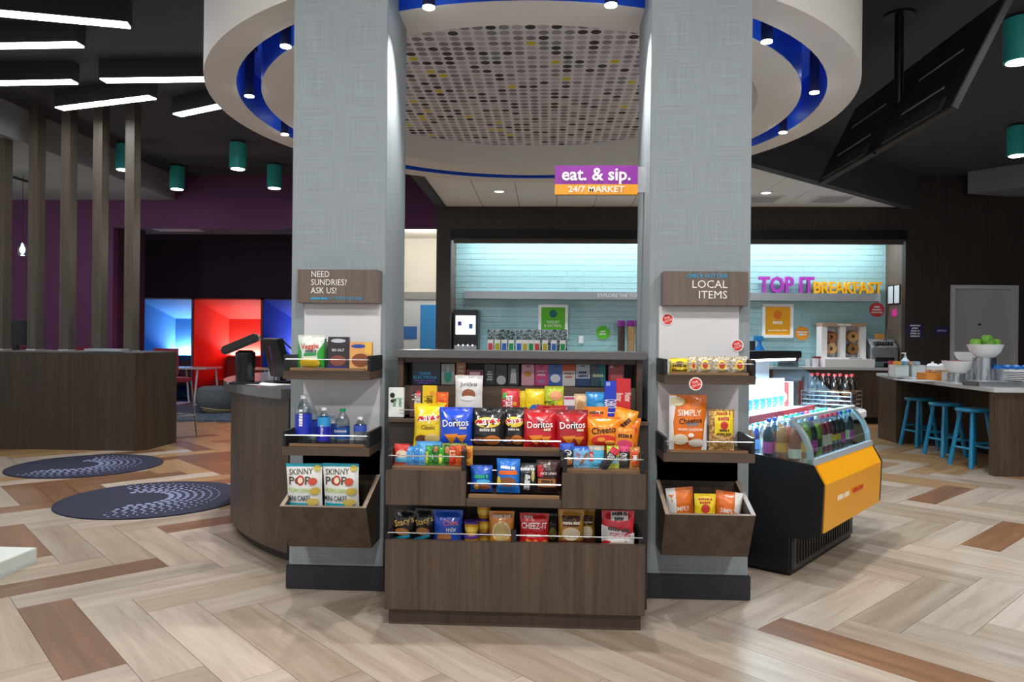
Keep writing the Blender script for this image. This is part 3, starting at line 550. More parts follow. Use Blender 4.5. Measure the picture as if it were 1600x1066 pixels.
# ================================================================== PILLAR FIXTURES
def fixture(cx, mirror, sign_x, lab):
    fx = empty('pillar_display', (cx, 3.78, 0), 0, lab, 'display rack'); s = -1 if mirror else 1; hw = .213
    def B(name, m, x0, x1, y0, y1, z0, z1, bevel=.002): return Bx(name, m, (x0, x1, y0, y1, z0, z1), fx, bevel)
    B('back_panel', mat('#dcdcde', .5), -.2, .2, -.02, -.002, .60, 1.485); so = sign_x
    sgn = B('sign_board', grain('#5c5048', '#7a6b60', (26, 26, .9), .38), so-.209, so+.209, -.085, -.002, 1.485, 1.655)
    for zt in (1.147, .78):
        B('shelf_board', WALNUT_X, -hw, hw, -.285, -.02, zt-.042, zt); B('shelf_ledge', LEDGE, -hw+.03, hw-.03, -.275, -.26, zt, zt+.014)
        for xx in (-hw, hw-.016): B('side_bracket', BLACK, xx, xx+.016, -.28, -.02, zt, zt+.075)
        MB().tube([(-hw+.008, -.278, zt+.055), (hw-.008, -.278, zt+.055)], .0025, 6).build('rail', CHROME, fx)
    B('bin_back', WALNUT, -.2, .2, -.02, -.002, .28, .735)
    def wedge(x0, x1): return MB().prism([(-.32, .50), (-.20, .275), (-.02, .275), (-.02, .60)], x0, x1, 'x')
    wedge(-.207, -.189).build('bin_side', WALNUT, fx); wedge(.189, .207).build('bin_side', WALNUT, fx)
    MB().prism([(-.32, .50), (-.20, .275), (-.182, .275), (-.302, .50)], -.189, .189, 'x').build('bin_front', WALNUT, fx); B('bin_bottom', DKWOOD, -.189, .189, -.19, -.02, .275, .293)
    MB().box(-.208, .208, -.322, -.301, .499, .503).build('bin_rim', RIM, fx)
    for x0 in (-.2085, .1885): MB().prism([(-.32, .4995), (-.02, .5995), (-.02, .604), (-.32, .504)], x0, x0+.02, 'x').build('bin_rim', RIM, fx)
    return fx, sgn
fl, sl = fixture(-1.06, False, -.006, 'walnut rack on sundries pillar with water bottles and popcorn bin')
fr, sr = fixture(.765, True, .018, 'walnut rack on local items pillar with two shelves and bin')
LT = mat('#f0efec', .5); CY = mat('#27a6dc', .5)
text('NEED\nSUNDRIES?\nASK US!', .044, LT, (-.145, -.087, 1.588), fl, align='LEFT', width=.185); text('~8', .02, CY, (-.145, -.087, 1.508), fl, align='LEFT', width=.085); text('AT THE FRONT DESK', .02, CY, (-.052, -.087, 1.508), fl, align='LEFT', width=.175)
text('CHECK OUT OUR', .028, CY, (.125, -.087, 1.632), fr, align='RIGHT', bold=.01, width=.2); text('LOCAL\nITEMS', .055, LT, (.125, -.087, 1.563), fr, align='RIGHT', width=.172)
def tagsticker(px, py, Y, lab):
    p = atY(px, py, Y); t = empty('round_tag', (p.x, Y, p.z), 0, lab, 'tag', 'red local tags'); I = Matrix.Rotation(PI/2, 4, 'X')
    MB().prism([(.031*math.cos(a), .031*math.sin(a)) for a in [PI*2*k/24 for k in range(24)]], 0, .002, 'y').build('card', PWHITE, t); MB().prism([(.026*math.cos(a), .026*math.sin(a)) for a in [PI*2*k/24 for k in range(24)]], -.001, .0, 'y').build('red_disc', mat('#d8342c', .5), t)
    text('THE\nLOCAL', .016, PWHITE, (0, -.0015, 0), t, (PI/2, math.radians(-20), 0))
tagsticker(1043, 499, 3.756, 'red round tag on the panel under the local items sign'); tagsticker(1152, 540, 3.756, 'red round tag on the panel above the clear snack bags'); tagsticker(1087, 600, 3.492, 'red round tag on the edge of the upper shelf')
# hanging market sign
p = atY(944, 282, 4.0); hs = empty('hanging_sign', (.478-128*4.0/FPX/2, 4.0, p.z), 0, 'purple and yellow market sign fixed to the right pillar', 'sign'); w = 128*4.0/FPX/2; h_ = 45*4.0/FPX/2
Bx('purple_panel', mat('#8a1f9c', .4), (-w, w, -.012, .012, -h_+.055, h_), hs); Bx('yellow_panel', mat('#f0a010', .4), (-w, w, -.012, .012, -h_, -h_+.055), hs)
text('eat. & sip.', .095, PWHITE, (0, -.0135, .028), hs, bold=.02, width=.37); text('24/7 MARKET', .046, PWHITE, (0, -.0135, -h_+.027), hs, bold=.01, width=.30); Bx('bracket', CHROME, (w, w+.037, -.02, .02, -h_+.01, h_-.01), hs)
# ================================================================== BEVERAGE COOLER
CA = math.radians(52); co = empty('beverage_cooler', (1.387, 4.181, 0), CA-PI/2, 'black open drinks cooler with yellow front and curved glass', 'cooler'); CL = 1.12
CW = Matrix.Translation((1.387, 4.181, 0)) @ Matrix.Rotation(CA-PI/2, 4, 'Z')
CB = mat('#07070b', .4); YEL = mat('#f5a912', .4); GREY = mat('#aab2b8', .4); CG = glassmat('#eaf6f6', .10)
Bx('base', CB, (-.60, -.02, .0, CL, 0, .24), co); Bx('vent_grille', mat('#3c3c40', .5), (-.02, -.004, .02, CL-.02, .03, .215), co)
gs = bpy.data.objects.new('vent_slot', None)
for k in range(22): Bx('vent_slot', CB, (-.004, .002, .06+k*.045, .078+k*.045, .06, .19), co)
prof = [(-.62, .02), (-.02, .02), (-.02, .22), (.07, .22), (.155, .27), (.165, .53), (.105, .635), (-.62, .70)]
for y0 in (-.03, CL): MB().prism(prof, y0, y0+.03, 'y').build('end_panel', CB, co, bevel=.003)
MB().prism([(-.59, .24), (.05, .24), (.14, .285), (.145, .52), (.09, .60), (-.59, .60)], 0, CL, 'y').build('well', mat('#d9dee2', .5), co)
MB().prism([(.14, .265), (.157, .265), (.167, .53), (.15, .53)], .012, CL-.012, 'y').build('front_panel', YEL, co); MB().prism([(.15, .53), (.167, .53), (.112, .632), (.095, .622)], .012, CL-.012, 'y').build('front_slope', YEL, co)
MB().prism([(.09, .622), (.114, .634), (.108, .665), (.085, .665)], 0, CL, 'y').build('front_rail', GREY, co)
tx = text('~9', .05, mat('#fff1d0', .5), (.1695, .20, .43), co, (PI/2, 0, PI/2), align='LEFT'); tx = text('~10', .045, mat('#d8481a', .5), (.1695, .50, .43), co, (PI/2, 0, PI/2), align='LEFT')
Bx('back_wall', mat('#d3dade', .5), (-.62, -.59, 0, CL, .45, 1.24), co); Bx('top_cap', CB, (-.63, -.36, -.01, CL+.01, 1.20, 1.25), co, .006)
Bx('upper_shelf', mat('#dfe4e8', .4), (-.59, -.27, .01, CL-.01, .845, .86), co); Bx('price_strip', mat('#c8242c', .45), (-.27, -.262, .01, CL-.01, .83, .875), co); Bx('led_tube', mat('#dff0ff', .5, emit=8), (-.40, -.385, .04, CL-.04, 1.185, 1.2), co)
gp = [(-.56, .70), (.10, .64), (.095, .70), (.06, .78), (-.02, .87), (-.42, 1.19), (-.56, 1.19)]
for y0 in (-.006, CL): MB().prism(gp, y0, y0+.006, 'y').build('end_glass', CG, co)
cg = [(.10, .665), (.095, .72), (.07, .78), (.03, .84), (-.01, .875)]
MB().prism(cg+[(a-.006, b_) for a, b_ in cg[::-1]], 0, CL, 'y').build('curved_glass', CG, co, smooth=True)
MB().tube([(-.012, 0, .88), (-.012, CL, .88)], .012, 8).build('glass_rail', GREY, co)
for y0 in (-.004, CL-.02): MB().prism(cg+[(a-.03, b_-.005) for a, b_ in cg[::-1]], y0, y0+.024, 'y').build('glass_post', GREY, co)
lo = CW @ Vector((-.3, CL/2, 1.17)); light('AREA', 'cooler_led', lo, 26, (.5, .75, 1), aim(lo, CW @ Vector((-.12, CL/2, .5))), 1.0, .06).rotation_euler.rotate_axis('Z', 0)
lo = CW @ Vector((-.3, CL/2, .825)); light('AREA', 'cooler_led', lo, 12, (.5, .75, 1), (0, 0, CA), 1.0, .05)
tr = empty('side_tray', CW @ Vector((-.24, CL+.28, 0)), CA-PI/2, 'white rounded side tray at the end of the cooler', 'tray')
MB().prism([(x*.21, y*.21) for x, y in [(math.copysign(abs(math.cos(a))**.5, math.cos(a)), math.copysign(abs(math.sin(a))**.5, math.sin(a))) for a in [2*PI*k/32 for k in range(32)]]], .775, .83).build('tray_top', PWHITE, tr, bevel=.008); MB().lathe([(.05, 0), (.03, .03), (.03, .775)], 14).build('pedestal', GREY, tr, smooth=True)
bk = empty('wire_basket', CW @ Vector((-.24, CL+.28, .832)), CA-PI/2, 'chrome wire basket of dark cola bottles on white tray', 'basket')
for z in (.01, .04, .07, .10, .13): MB().tube([(-.17, -.13, z), (.17, -.13, z), (.17, .13, z), (-.17, .13, z), (-.17, -.13, z)], .0035, 6).build('wire', CHROME, bk)
for x in (-.17, -.085, 0, .085, .17):
    for y in (-.13, .13): MB().tube([(x, y, 0), (x, y, .13)], .003, 6).build('upright', CHROME, bk)
# ================================================================== ISLAND
isl = empty('breakfast_island', (4.45, 7.53, 0), 0, 'walnut breakfast island with pale stone top and blue stools', 'island'); IZ = .835
Bx('end_panel', WALNUT, (0, 2.3, 0, .10, 0, IZ), isl); Bx('end_block', WALNUT, (.16, .9, 2.42, 2.95, 0, IZ), isl); Bx('rear_body', WALNUT, (.85, 2.3, .10, 2.95, 0, IZ), isl); Bx('toe_kick', BLACK, (.83, .85, .10, 2.42, 0, .08), isl)
MB().prism([(-.03, -.03), (2.35, -.03), (2.35, 3.66), (.44, 3.66), (.12, 2.4)], IZ, IZ+.042).build('worktop', mat('#cfd1d1', .25, 0, .3), isl, bevel=.004); IT = IZ+.042
SB = mat('#1583b0', .3, 0, .4)
def stool(x, y, lab):
    s = empty('bar_stool', (x, y, 0), .2, lab, 'stool', 'blue stools at the island'); MB().lathe([(.15, .585), (.172, .592), (.178, .607), (.17, .622), (.12, .628), (.02, .624)], 28).build('seat', SB, s, smooth=True)
    pts = [(.215*math.cos(a), .215*math.sin(a)) for a in (PI/4, 3*PI/4, 5*PI/4, 7*PI/4)]
    for a in pts: MB().tube([(a[0], a[1], 0), (a[0]*.55, a[1]*.55, .59)], .026, 10, r1=.021).build('leg', SB, s)
    for k in range(4):
        a, b_ = pts[k], pts[(k+1) % 4]; z = .2 if k % 2 else .26; q = 1-.45*z/.59; MB().tube([(a[0]*q, a[1]*q, z), (b_[0]*q, b_[1]*q, z)], .013, 8).build('stretcher', SB, s)
for px, py, lab in ((1437, 623, 'blue wooden stool next to the far end block of island'), (1477, 631, 'blue wooden stool in the middle of the three at island'), (1521, 640, 'blue wooden stool next to the near end panel of island')):
    p = atZ(px, py, .61); stool(p.x, p.y, lab)
# ================================================================== PRODUCTS
def film(col, rough=.28): return mat(col, rough, 0, .35)
def bag_y(W, H, T):
    def f(x, z):
        u = min(1, abs(2*x/W)); v = min(1, max(0, z/H)); e = min(1, max(0, (v-.05)/.22), max(0, (.93-v)/.25))
        return -T/2*(1-u**2.6)**.7*(e**.6 if e > 0 else 0)*(1-.18*v)
    return f
def decals(par, decs, W, H, ys, flat=False):
    for i, d in enumerate(decs):
        off = .0014+.0007*i
        if d[0] == 't':
            _, s, cx, cz, width, col = d[:6]; rot = d[6] if len(d) > 6 else 0; hh = d[7] if len(d) > 7 else None
            me = text_mesh(s, .05, 0.0, 'CENTER', .012).copy(); xs = [v.co.x for v in me.vertices]; zs = [v.co.y for v in me.vertices]
            if not xs: continue
            k = width*W/max(1e-6, max(xs)-min(xs)); kz = (hh*H/max(1e-6, max(zs)-min(zs))) if hh else k*1.15; mx_, mz_ = (max(xs)+min(xs))/2, (max(zs)+min(zs))/2
            for v in me.vertices:
                x, z = (v.co.x-mx_)*k, (v.co.y-mz_)*kz; c, s_ = math.cos(rot), math.sin(rot); x, z = x*c-z*s_+cx*W, x*s_+z*c+cz*H
                v.co = (x, ys(x, z)-off-.0008, z)
            me.materials.append(mat(col, .45)); o = bpy.data.objects.new('print_marks' if d[1].startswith('~') else 'lettering', me); COL.objects.link(o); o.parent = par
        else:
            if d[0] == 'e': _, cx, cz, rx, rz, col = d; pts = [(cx*W+rx*W*math.cos(2*PI*k/20), cz*H+rz*H*math.sin(2*PI*k/20)) for k in range(20)]
            else: _, P, col = d; pts = [(a*W, b_*H) for a, b_ in P]
            mx_ = sum(p[0] for p in pts)/len(pts); mz_ = sum(p[1] for p in pts)/len(pts); n = len(pts); V = []; F = []
            if d[0] == 'p':
                q = []
                for k in range(n):
                    a, b_ = pts[k], pts[(k+1) % n]; q += [(a[0]+(b_[0]-a[0])*t/4, a[1]+(b_[1]-a[1])*t/4) for t in range(4)]
                pts = q; n = len(pts)
            for t in (1, .66, .33):
                for x, z in pts: X, Z = mx_+(x-mx_)*t, mz_+(z-mz_)*t; V.append((X, ys(X, Z)-off, Z))
            V.append((mx_, ys(mx_, mz_)-off, mz_))
            for r in range(2): F += [(r*n+k, r*n+(k+1) % n, (r+1)*n+(k+1) % n, (r+1)*n+k) for k in range(n)]
            F += [(2*n+k, 2*n+(k+1) % n, 3*n) for k in range(n)]
            MB().add(V, F).build('printed_patch', mat(col, .4) if not str(col).startswith('spk') else speckle(*col[3:].split('|'), 160), par)
def bag(W, H, T, loc, col, decs=(), bands=(), rz=0, lean=0, name='snack_bag', label='', cat='bag', group=None, m=None, roll=0):
    o = empty(name, loc, 0, label, cat, group); o.rotation_euler = (lean, roll, rz); ys = bag_y(W, H, T); nx, ny = 12, 18; V = []; F = []; mi = []; ms = [m or film(col)]; bm_ = []
    for b_ in bands: ms.append(film(b_[2])); bm_.append(len(ms)-1)
    rd = random.Random(sum(map(ord, label))+int(W*1e4))
    for side in (0, 1):
        for j in range(ny+1):
            for i in range(nx+1):
                z = H*j/ny; w = W*(1-.05*math.sin(PI*j/ny)); x = w*(i/nx-.5); y = ys(x*W/w, z); e = 0 < i < nx and 0 < j < ny
                if e: y += (rd.random()-.5)*.005
                V.append((x, y if side == 0 else -y*.9+.0004, z))
    s_ = (nx+1)*(ny+1)
    for side in (0, 1):
        for j in range(ny):
            k = 0
            for n_b, b_ in enumerate(bands):
                if b_[0] <= (j+.5)/ny < b_[1]: k = bm_[n_b]
            for i in range(nx):
                a = side*s_+j*(nx+1)+i; q = (a, a+1, a+nx+2, a+nx+1); F.append(q if side == 0 else q[::-1]); mi.append(k)
    ring = [i for i in range(nx)]+[j*(nx+1)+nx for j in range(ny)]+[ny*(nx+1)+i for i in range(nx, 0, -1)]+[j*(nx+1) for j in range(ny, 0, -1)]
    for k in range(len(ring)): a, b_ = ring[k], ring[(k+1) % len(ring)]; F.append((b_, a, a+s_, b_+s_)); mi.append(0)
    MB().add(V, F, mi).build('pouch', ms, o, smooth=True); decals(o, decs, W, H, ys); return o
def carton(W, H, T, loc, col, decs=(), rz=0, lean=0, name='candy_box', label='', cat='box', group=None, side=None):
    o = empty(name, loc, 0, label, cat, group); o.rotation_euler = (lean, 0, rz); MB().box(-W/2, W/2, -T/2, T/2, 0, H).build('box_body', film(col, .35), o, bevel=.0015); decals(o, decs, W, H, lambda x, z: -T/2+.0006); return o
def place(fn, x0, x1, yt, Y, zb, T, col, decs, label, **k):
    a = atY((x0+x1)/2, yt, Y); W = (x1-x0)*Y/FPX; H = a.z-zb; return fn(W, H, T, (a.x, Y, zb+.001), col, decs, label=label, **k)
TRI = lambda cx, cz, r, s=1: ('p', [(cx-r, cz+r*.5*s), (cx+r, cz+r*.6*s), (cx+.1*r, cz-r*.8*s)], '#e88a24')
GB = 'snack bags on the display'
def lays(col, sub, subc): return [('e', 0, .64, .36, .13, '#f4d23a'), ('p', [(-.36, .60), (.3, .64), (.38, .73), (-.3, .70)], '#c8202c'), ('t', "Lay's", 0, .665, .58, '#ffffff', .06), ('t', sub, 0, .46, .44, subc), ('e', -.2, .18, .22, .1, '#7a4a34'), ('e', .14, .2, .24, .12, '#e8c878' if col == 'y' else '#c8762a')]
def dor(c): return [('p', [(-.12, .78), (.02, .66), (.22, .62), (.02, .5)], '#2a1820'), ('t', 'Doritos', 0, .62, .76, '#ffffff', .05), TRI(-.12, .24, .2), TRI(.18, .24, .16), ('t', '~4', .22, .5, .2, '#f0e0c0')]
YC, ZC = 3.50, .790
place(bag, 646, 695, 631, YC-.01, ZC, .07, '#f2cc12', lays('y', 'Classic', '#4a3a10'), 'bright yellow potato chip bag on the chip shelf', group=GB, lean=-.06)
place(bag, 686, 739, 637, YC-.025, ZC, .075, '#1d4fd0', dor(0), 'royal blue tortilla chip bag beside the yellow bag', bands=[(.9, 1, '#2a4bd8')], group=GB, lean=-.06, rz=.05)
place(bag, 735, 790, 638, YC, ZC, .075, '#1c1c20', lays('k', '~7', '#d8d0c8'), 'black potato chip bag beside the blue bag', group=GB, lean=-.05)
place(bag, 785, 824, 637, YC+.02, ZC, .07, '#201e20', lays('k', '~7', '#d8d0c8'), 'narrow black potato chip bag beside the red bag', group=GB, lean=-.05, rz=-.12)
place(bag, 818, 870, 640, YC-.02, ZC, .075, '#c41824', dor(1), 'red tortilla chip bag beside the black bags', bands=[(.88, 1, '#b01822')], group=GB, lean=-.06)
place(bag, 868, 920, 641, YC-.01, ZC, .075, '#b41a22', dor(1), 'darker red tortilla chip bag beside the orange bags', bands=[(.88, 1, '#8e1820')], group=GB, lean=-.05, rz=.1)
place(bag, 838, 885, 634, YC+.05, ZC, .03, '#b81c26', [], 'plain red bag tops standing behind the red chips', group=GB, lean=-.03)
CH = [('t', 'Cheetos', .02, .62, .8, '#2a1408', .12), ('e', 0, .3, .4, .17, '#d8301c'), ('e', -.1, .34, .12, .06, '#f09428'), ('e', .16, .26, .16, .06, '#f0a040')]
place(bag, 918, 970, 652, YC-.03, ZC, .08, '#f08a10', CH, 'orange cheese puff bag with black lettering up front', group=GB, lean=-.06)
place(bag, 950, 986, 638, YC+.03, ZC+.02, .06, '#f29a18', [('t', '~5', 0, .6, .6, '#3a1a08', .9)], 'tilted orange cheese puff bag behind the front one', group=GB, roll=.22)
place(bag, 914, 950, 636, YC+.055, ZC, .03, '#ee8a14', [('e', 0, .7, .35, .12, '#e04018'), ('t', '~7', 0, .86, .6, '#3a1a08')], 'orange cheese snack bag standing at the back', group=GB)
place(bag, 968, 996, 652, YC+.03, ZC, .05, '#ea7a18', [('e', 0, .6, .34, .14, '#d83a1c')], 'small orange bag at the end of chip shelf', group=GB, roll=.12)
place(bag, 960, 990, 668, YC-.055, ZC, .03, '#ef8e1c', [('t', '~6', 0, .66, .7, '#2a1408'), ('e', 0, .3, .4, .2, '#d8466a')], 'short orange bag with pink patch by the bar tray', group=GB, roll=.06)
# candy row
YB, ZB = 3.655, .916; GC = 'candy on the upper ledge'
place(carton, 608, 632, 606, 3.63, ZB, .03, '#e8ecea', [('t', 'Junior\nMints', .12, .5, .62, '#128a4a', -PI/2, .34), ('e', -.24, .74, .16, .09, '#2a1a18'), ('e', -.24, .55, .12, .06, '#2a1a18')], 'tall white mint candy box with green lettering', group=GC)
place(carton, 641, 661, 603, YB, ZB, .03, '#4a2c24', [('t', "m&m's", 0, .6, .75, '#f0ece8', PI/2, .3), ('e', .2, .75, .2, .1, '#d02c2c')], 'dark brown chocolate candy box', group=GC)
place(carton, 661, 683, 603, YB, ZB, .03, '#f0c812', [('t', "m&m's", -.1, .55, .6, '#3a2a1c', PI/2, .3), ('e', .2, .75, .18, .09, '#e8a020')], 'yellow peanut chocolate candy box', group=GC)
place(bag, 681, 701, 613, YB-.02, ZB, .02, '#ee6a18', [('e', -.05, .5, .36, .2, '#d83c18'), ('t', '~5', 0, .55, .7, '#f8e020')], 'orange peanut butter candy pack', group=GC)
place(bag, 711, 755, 587, YB+.01, ZB, .045, '#e6e4e2', [('t', 'Junkless', 0, .78, .6, '#2a2624'), ('e', 0, .55, .24, .13, '#9a5a38'), ('e', 0, .46, .28, .06, '#f8f6f4')], 'white resealable pouch with a brown biscuit picture', group=GC)
place(bag, 784, 812, 608, YB, ZB, .03, '#d82c38', [('t', 'Skittles', -.16, .5, .9, '#ffffff', PI/2, .34), ('p', [(-.46, .84), (-.2, .9), (-.2, .7), (-.46, .66)], '#58a848'), ('e', .24, .5, .12, .07, '#f0a028')], 'red fruit candy pouch with white upright lettering', group=GC)
place(bag, 811, 824, 611, YB+.01, ZB, .02, '#e8c820', [('t', '~4', 0, .6, .8, '#1c1a10', PI/2, .4)], 'narrow yellow and black candy pack', group=GC)
place(bag, 821, 852, 608, YB, ZB, .035, '#f2d410', [('e', .1, .3, .4, .2, '#1a72c0'), ('e', -.1, .15, .3, .12, '#f0f0e8')], 'yellow and blue candy bag', group=GC)
place(bag, 851, 881, 604, YB-.005, ZB, .03, '#b8cc28', [('t', 'SOUR', -.25, .4, .55, '#2a4a10', PI/2, .3), ('e', .1, .72, .34, .14, '#eaa070'), ('p', [(.15, .1), (.45, .1), (.45, .6), (.2, .5)], '#f0c818')], 'lime green sour gummy pouch', group=GC)
place(carton, 881, 898, 620, YB, ZB, .02, '#e4dce2', [('t', '~4', .1, .45, .6, '#6a5a78', PI/2, .4), ('p', [(-.45, .88), (.45, .88), (.45, .98), (-.45, .98)], '#c84a78')], 'white mint tin with pink top', group=GC)
place(bag, 897, 918, 616, YB, ZB, .03, '#d8b890', [('e', 0, .5, .3, .25, '#b88a58')], 'beige clear cookie packet', group=GC)
place(bag, 915, 947, 613, YB, ZB, .035, '#1a8cd0', [('t', '~6', 0, .3, .8, '#f0f4f8', .1), ('e', .2, .5, .2, .12, '#6ac0e8')], 'bright blue candy bag beside the blue cookie box', group=GC)
place(carton, 945, 963, 596, YB, ZB, .03, '#1a3cc8', [('t', 'OREO', .05, .42, .75, '#ffffff', PI/2, .36), ('p', [(-.4, .88), (-.05, .88), (-.05, .98), (-.4, .98)], '#9aa8e8')], 'tall blue cookie box with white upright lettering', group=GC)
place(carton, 963, 985, 592, YB-.005, ZB, .03, '#cc2430', [('t', 'Nutter\nButter', .02, .55, .62, '#f6e8d8', -PI/2, .36), ('e', 0, .18, .3, .1, '#c07838')], 'tall red cookie box with white upright lettering', group=GC)
# pocket row
YP, ZP = 3.86, 1.066; GG = 'cards in the top pocket'
for x0, x1, c, dd, lab in ((815, 835, '#e8a8b8', [('e', 0, .55, .3, .13, '#d09030')], 'pink card with gold emblem in the top pocket'), (836, 857, '#d82a80', [('t', '~6,5', 0, .6, .7, '#f8c8e0'), ('e', 0, .2, .3, .1, '#b878b8')], 'magenta gift card in the top pocket'), (857, 879, '#2460b8', [('e', 0, .35, .36, .2, '#e8f0f8')], 'blue gift card with white burst in the top pocket'), (879, 899, '#e8e4e2', [('p', [(-.5, .7), (.5, .7), (.5, 1), (-.5, 1)], '#d85a28'), ('t', '~6,5', 0, .5, .7, '#c86a58')], 'white and orange gift card in the top pocket'), (900, 922, '#c4ccd8', [('t', '~5,6', 0, .55, .7, '#1c2c58'), ('p', [(-.5, 0), (.5, 0), (.5, .35), (-.5, .35)], '#24467c')], 'navy and silver gift card in the top pocket'), (923, 946, '#14465a', [('t', '~5', 0, .5, .7, '#c8d8b0'), ('p', [(.2, 0), (.5, 0), (.5, 1), (.1, 1)], '#1a8a94')], 'teal gift card in the top pocket'), (951, 975, '#b81e28', [('p', [(-.38, .25), (.38, .25), (.38, .6), (-.38, .6)], '#d86a68'), ('e', -.3, .88, .1, .06, '#f0d8d0')], 'red gift card in the top pocket')):
    place(carton, x0, x1, 570, YP, ZP, .004, c, [('p', [(-.15, .9), (.15, .9), (.15, .94), (-.15, .94)], '#2a2a2a')]+dd, lab, name='gift_card', cat='card', group=GG, lean=-.05)
place(carton, 645, 689, 567, YP, ZP, .03, '#1a1c22', [('p', [(-.5, 0), (.5, 0), (.5, .62), (-.5, .62)], '#28384c'), ('t', 'CHAR\nELECTRONI', -.05, .42, .8, '#38b4e8', 0, .32), ('t', '~9,6', -.05, .13, .7, '#8a58c8', 0, .16)], 'black electronics box with blue lettering', name='charger_box', group=GG)
place(carton, 690, 711, 569, YP, ZP, .02, '#a8aaa4', [('e', 0, .4, .3, .3, '#2a9a86'), ('e', 0, .75, .14, .16, '#c8d4d8')], 'clear pack with a small green bottle', name='travel_bottle_pack', cat='pack', group=GG)
place(carton, 713, 728, 566, YP+.02, ZP, .01, '#c8743c', [('t', '~3,3,3', 0, .6, .6, '#f4dcc0')], 'orange card behind the white pouch', name='gift_card', cat='card', group=GG)
place(carton, 729, 756, 578, YP, ZP, .03, '#7a2438', [('p', [(-.3, .5), (.3, .5), (.3, .85), (-.3, .85)], '#d8a8b8')], 'dark red pack in the top pocket', name='care_pack', cat='pack', group=GG)
place(carton, 757, 774, 569, YP, ZP, .015, '#1e2226', [('t', '~4,5,4,5', 0, .45, .5, '#c8d0d0')], 'black cable pack with white lettering', name='cable_pack', cat='pack', group=GG)
place(carton, 775, 792, 570, YP, ZP, .015, '#24262a', [('e', 0, .25, .42, .22, '#c8d0d4')], 'dark pack holding white earphones', name='earphone_pack', cat='pack', group=GG)
place(carton, 794, 811, 570, YP, ZP, .015, '#34383e', [('p', [(-.3, .1), (.3, .1), (.2, .8), (-.2, .8)], '#c0c6cc')], 'dark pack holding white adapters', name='adapter_pack', cat='pack', group=GG)
# bar trays
ZT, YT = .7235, 3.375; GR = 'snack bars in the trays'
bars = [(616, 640, 694, '#d83a34', [('e', 0, .5, .4, .2, '#e8d8c0'), ('p', [(-.4, .1), (.4, .1), (.4, .35), (-.4, .35)], '#5ab0d8')], 'red topped crispy bar in left tray'), (632, 646, 698, '#4a9ad8', [('t', '~6', 0, .5, .8, '#ffffff', PI/2, .5)], 'blue crispy bar beside the red one in left tray'), (645, 656, 697, '#3c8cd0', [('t', '~6', 0, .5, .8, '#ffffff', PI/2, .5)], 'middle blue crispy bar in left tray'), (654, 666, 699, '#58a4dc', [('t', '~6', 0, .5, .8, '#ffffff', PI/2, .5)], 'blue crispy bar beside the green ones in left tray'), (665, 676, 697, '#3c9a3a', [('p', [(-.5, .1), (-.1, .1), (-.1, .7), (-.5, .7)], '#d8d030')], 'green granola bar beside the blue ones in left tray'), (676, 686, 696, '#2a7a34', [('e', 0, .8, .4, .15, '#a8643c'), ('t', '~6', 0, .4, .8, '#e8f0d8', PI/2, .4)], 'dark green granola bar in left tray'), (685, 695, 699, '#4aa83c', [('p', [(-.4, .1), (.1, .1), (.1, .6), (-.4, .6)], '#e8e060')], 'light green granola bar in left tray'), (694, 704, 696, '#356a2c', [('e', 0, .75, .4, .18, '#b87848')], 'olive green granola bar in left tray'), (701, 713, 697, '#c83a20', [('t', '~5', 0, .6, .8, '#f8d8a0', PI/2, .3)], 'red oat bar in left tray'), (712, 722, 696, '#e06a20', [('e', 0, .5, .3, .3, '#b84818')], 'orange oat bar in left tray'), (720, 729, 697, '#8a3a20', [('e', 0, .6, .3, .2, '#c86838')], 'brown chocolate bar in left tray'), (728, 739, 697, '#d89a28', [('e', 0, .6, .3, .25, '#b8541c')], 'golden caramel bar in left tray'),
        (875, 897, 693, '#26282c', [('p', [(-.5, .72), (.5, .72), (.5, 1), (-.5, 1)], '#2454d0'), ('t', 'KIND', 0, .5, .8, '#ffffff', PI/2-.3, .3), ('e', .1, .25, .3, .15, '#b87848')], 'dark nut bar with blue dotted top in right tray'), (895, 921, 698, '#78b4e0', [('p', [(-.5, .82), (.5, .82), (.5, 1), (-.5, 1)], '#2456c8'), ('t', 'CLIF', -.2, .5, .5, '#c83028', PI/2-.2, .2), ('p', [(-.1, .2), (.1, .2), (.45, .65), (.3, .72)], '#8a6038')], 'pale blue energy bar with a royal blue top'), (920, 944, 697, '#52b4dc', [('p', [(-.5, .8), (.5, .8), (.5, 1), (-.5, 1)], '#c0b4a0'), ('p', [(-.45, .3), (-.2, .3), (-.2, .75), (-.45, .75)], '#c83a34'), ('t', 'CLIF', -.32, .52, .3, '#ffffff', PI/2, .12)], 'sky blue energy bar with a red label'), (948, 968, 697, '#c8d44a', [('e', 0, .7, .35, .15, '#e87828'), ('p', [(-.4, .2), (.4, .2), (.4, .5), (-.4, .5)], '#8ab8c8')], 'lime green fruit bar in right tray'), (967, 984, 696, '#2c2c30', [('p', [(-.5, .72), (.5, .72), (.5, 1), (-.5, 1)], '#d83a70'), ('t', 'KIND', -.1, .5, .7, '#f0f0f0', PI/2, .3)], 'dark nut bar with pink top in right tray'), (984, 1000, 699, '#c8853c', [('p', [(-.35, .2), (.3, .2), (.3, .8), (-.35, .8)], '#d83a24'), ('t', '~4', 0, .5, .5, '#ffffff', PI/2, .2)], 'tan fruit bar with red label in right tray')]
for x0, x1, yt, c, dd, lab in bars: place(bag, x0, x1, yt, YT, ZT, .02, c, dd, lab, name='snack_bar', cat='snack bar', group=GR, lean=-.04)
place(bag, 650, 690, 690, 3.41, ZT, .03, '#4c9edc', [], 'blue crispy bar multipack at the back of tray', name='snack_bar', cat='snack bar', group=GR); place(bag, 690, 730, 693, 3.412, ZT, .03, '#8a9a48', [], 'olive granola bar pack at the back of tray', name='snack_bar', cat='snack bar', group=GR)
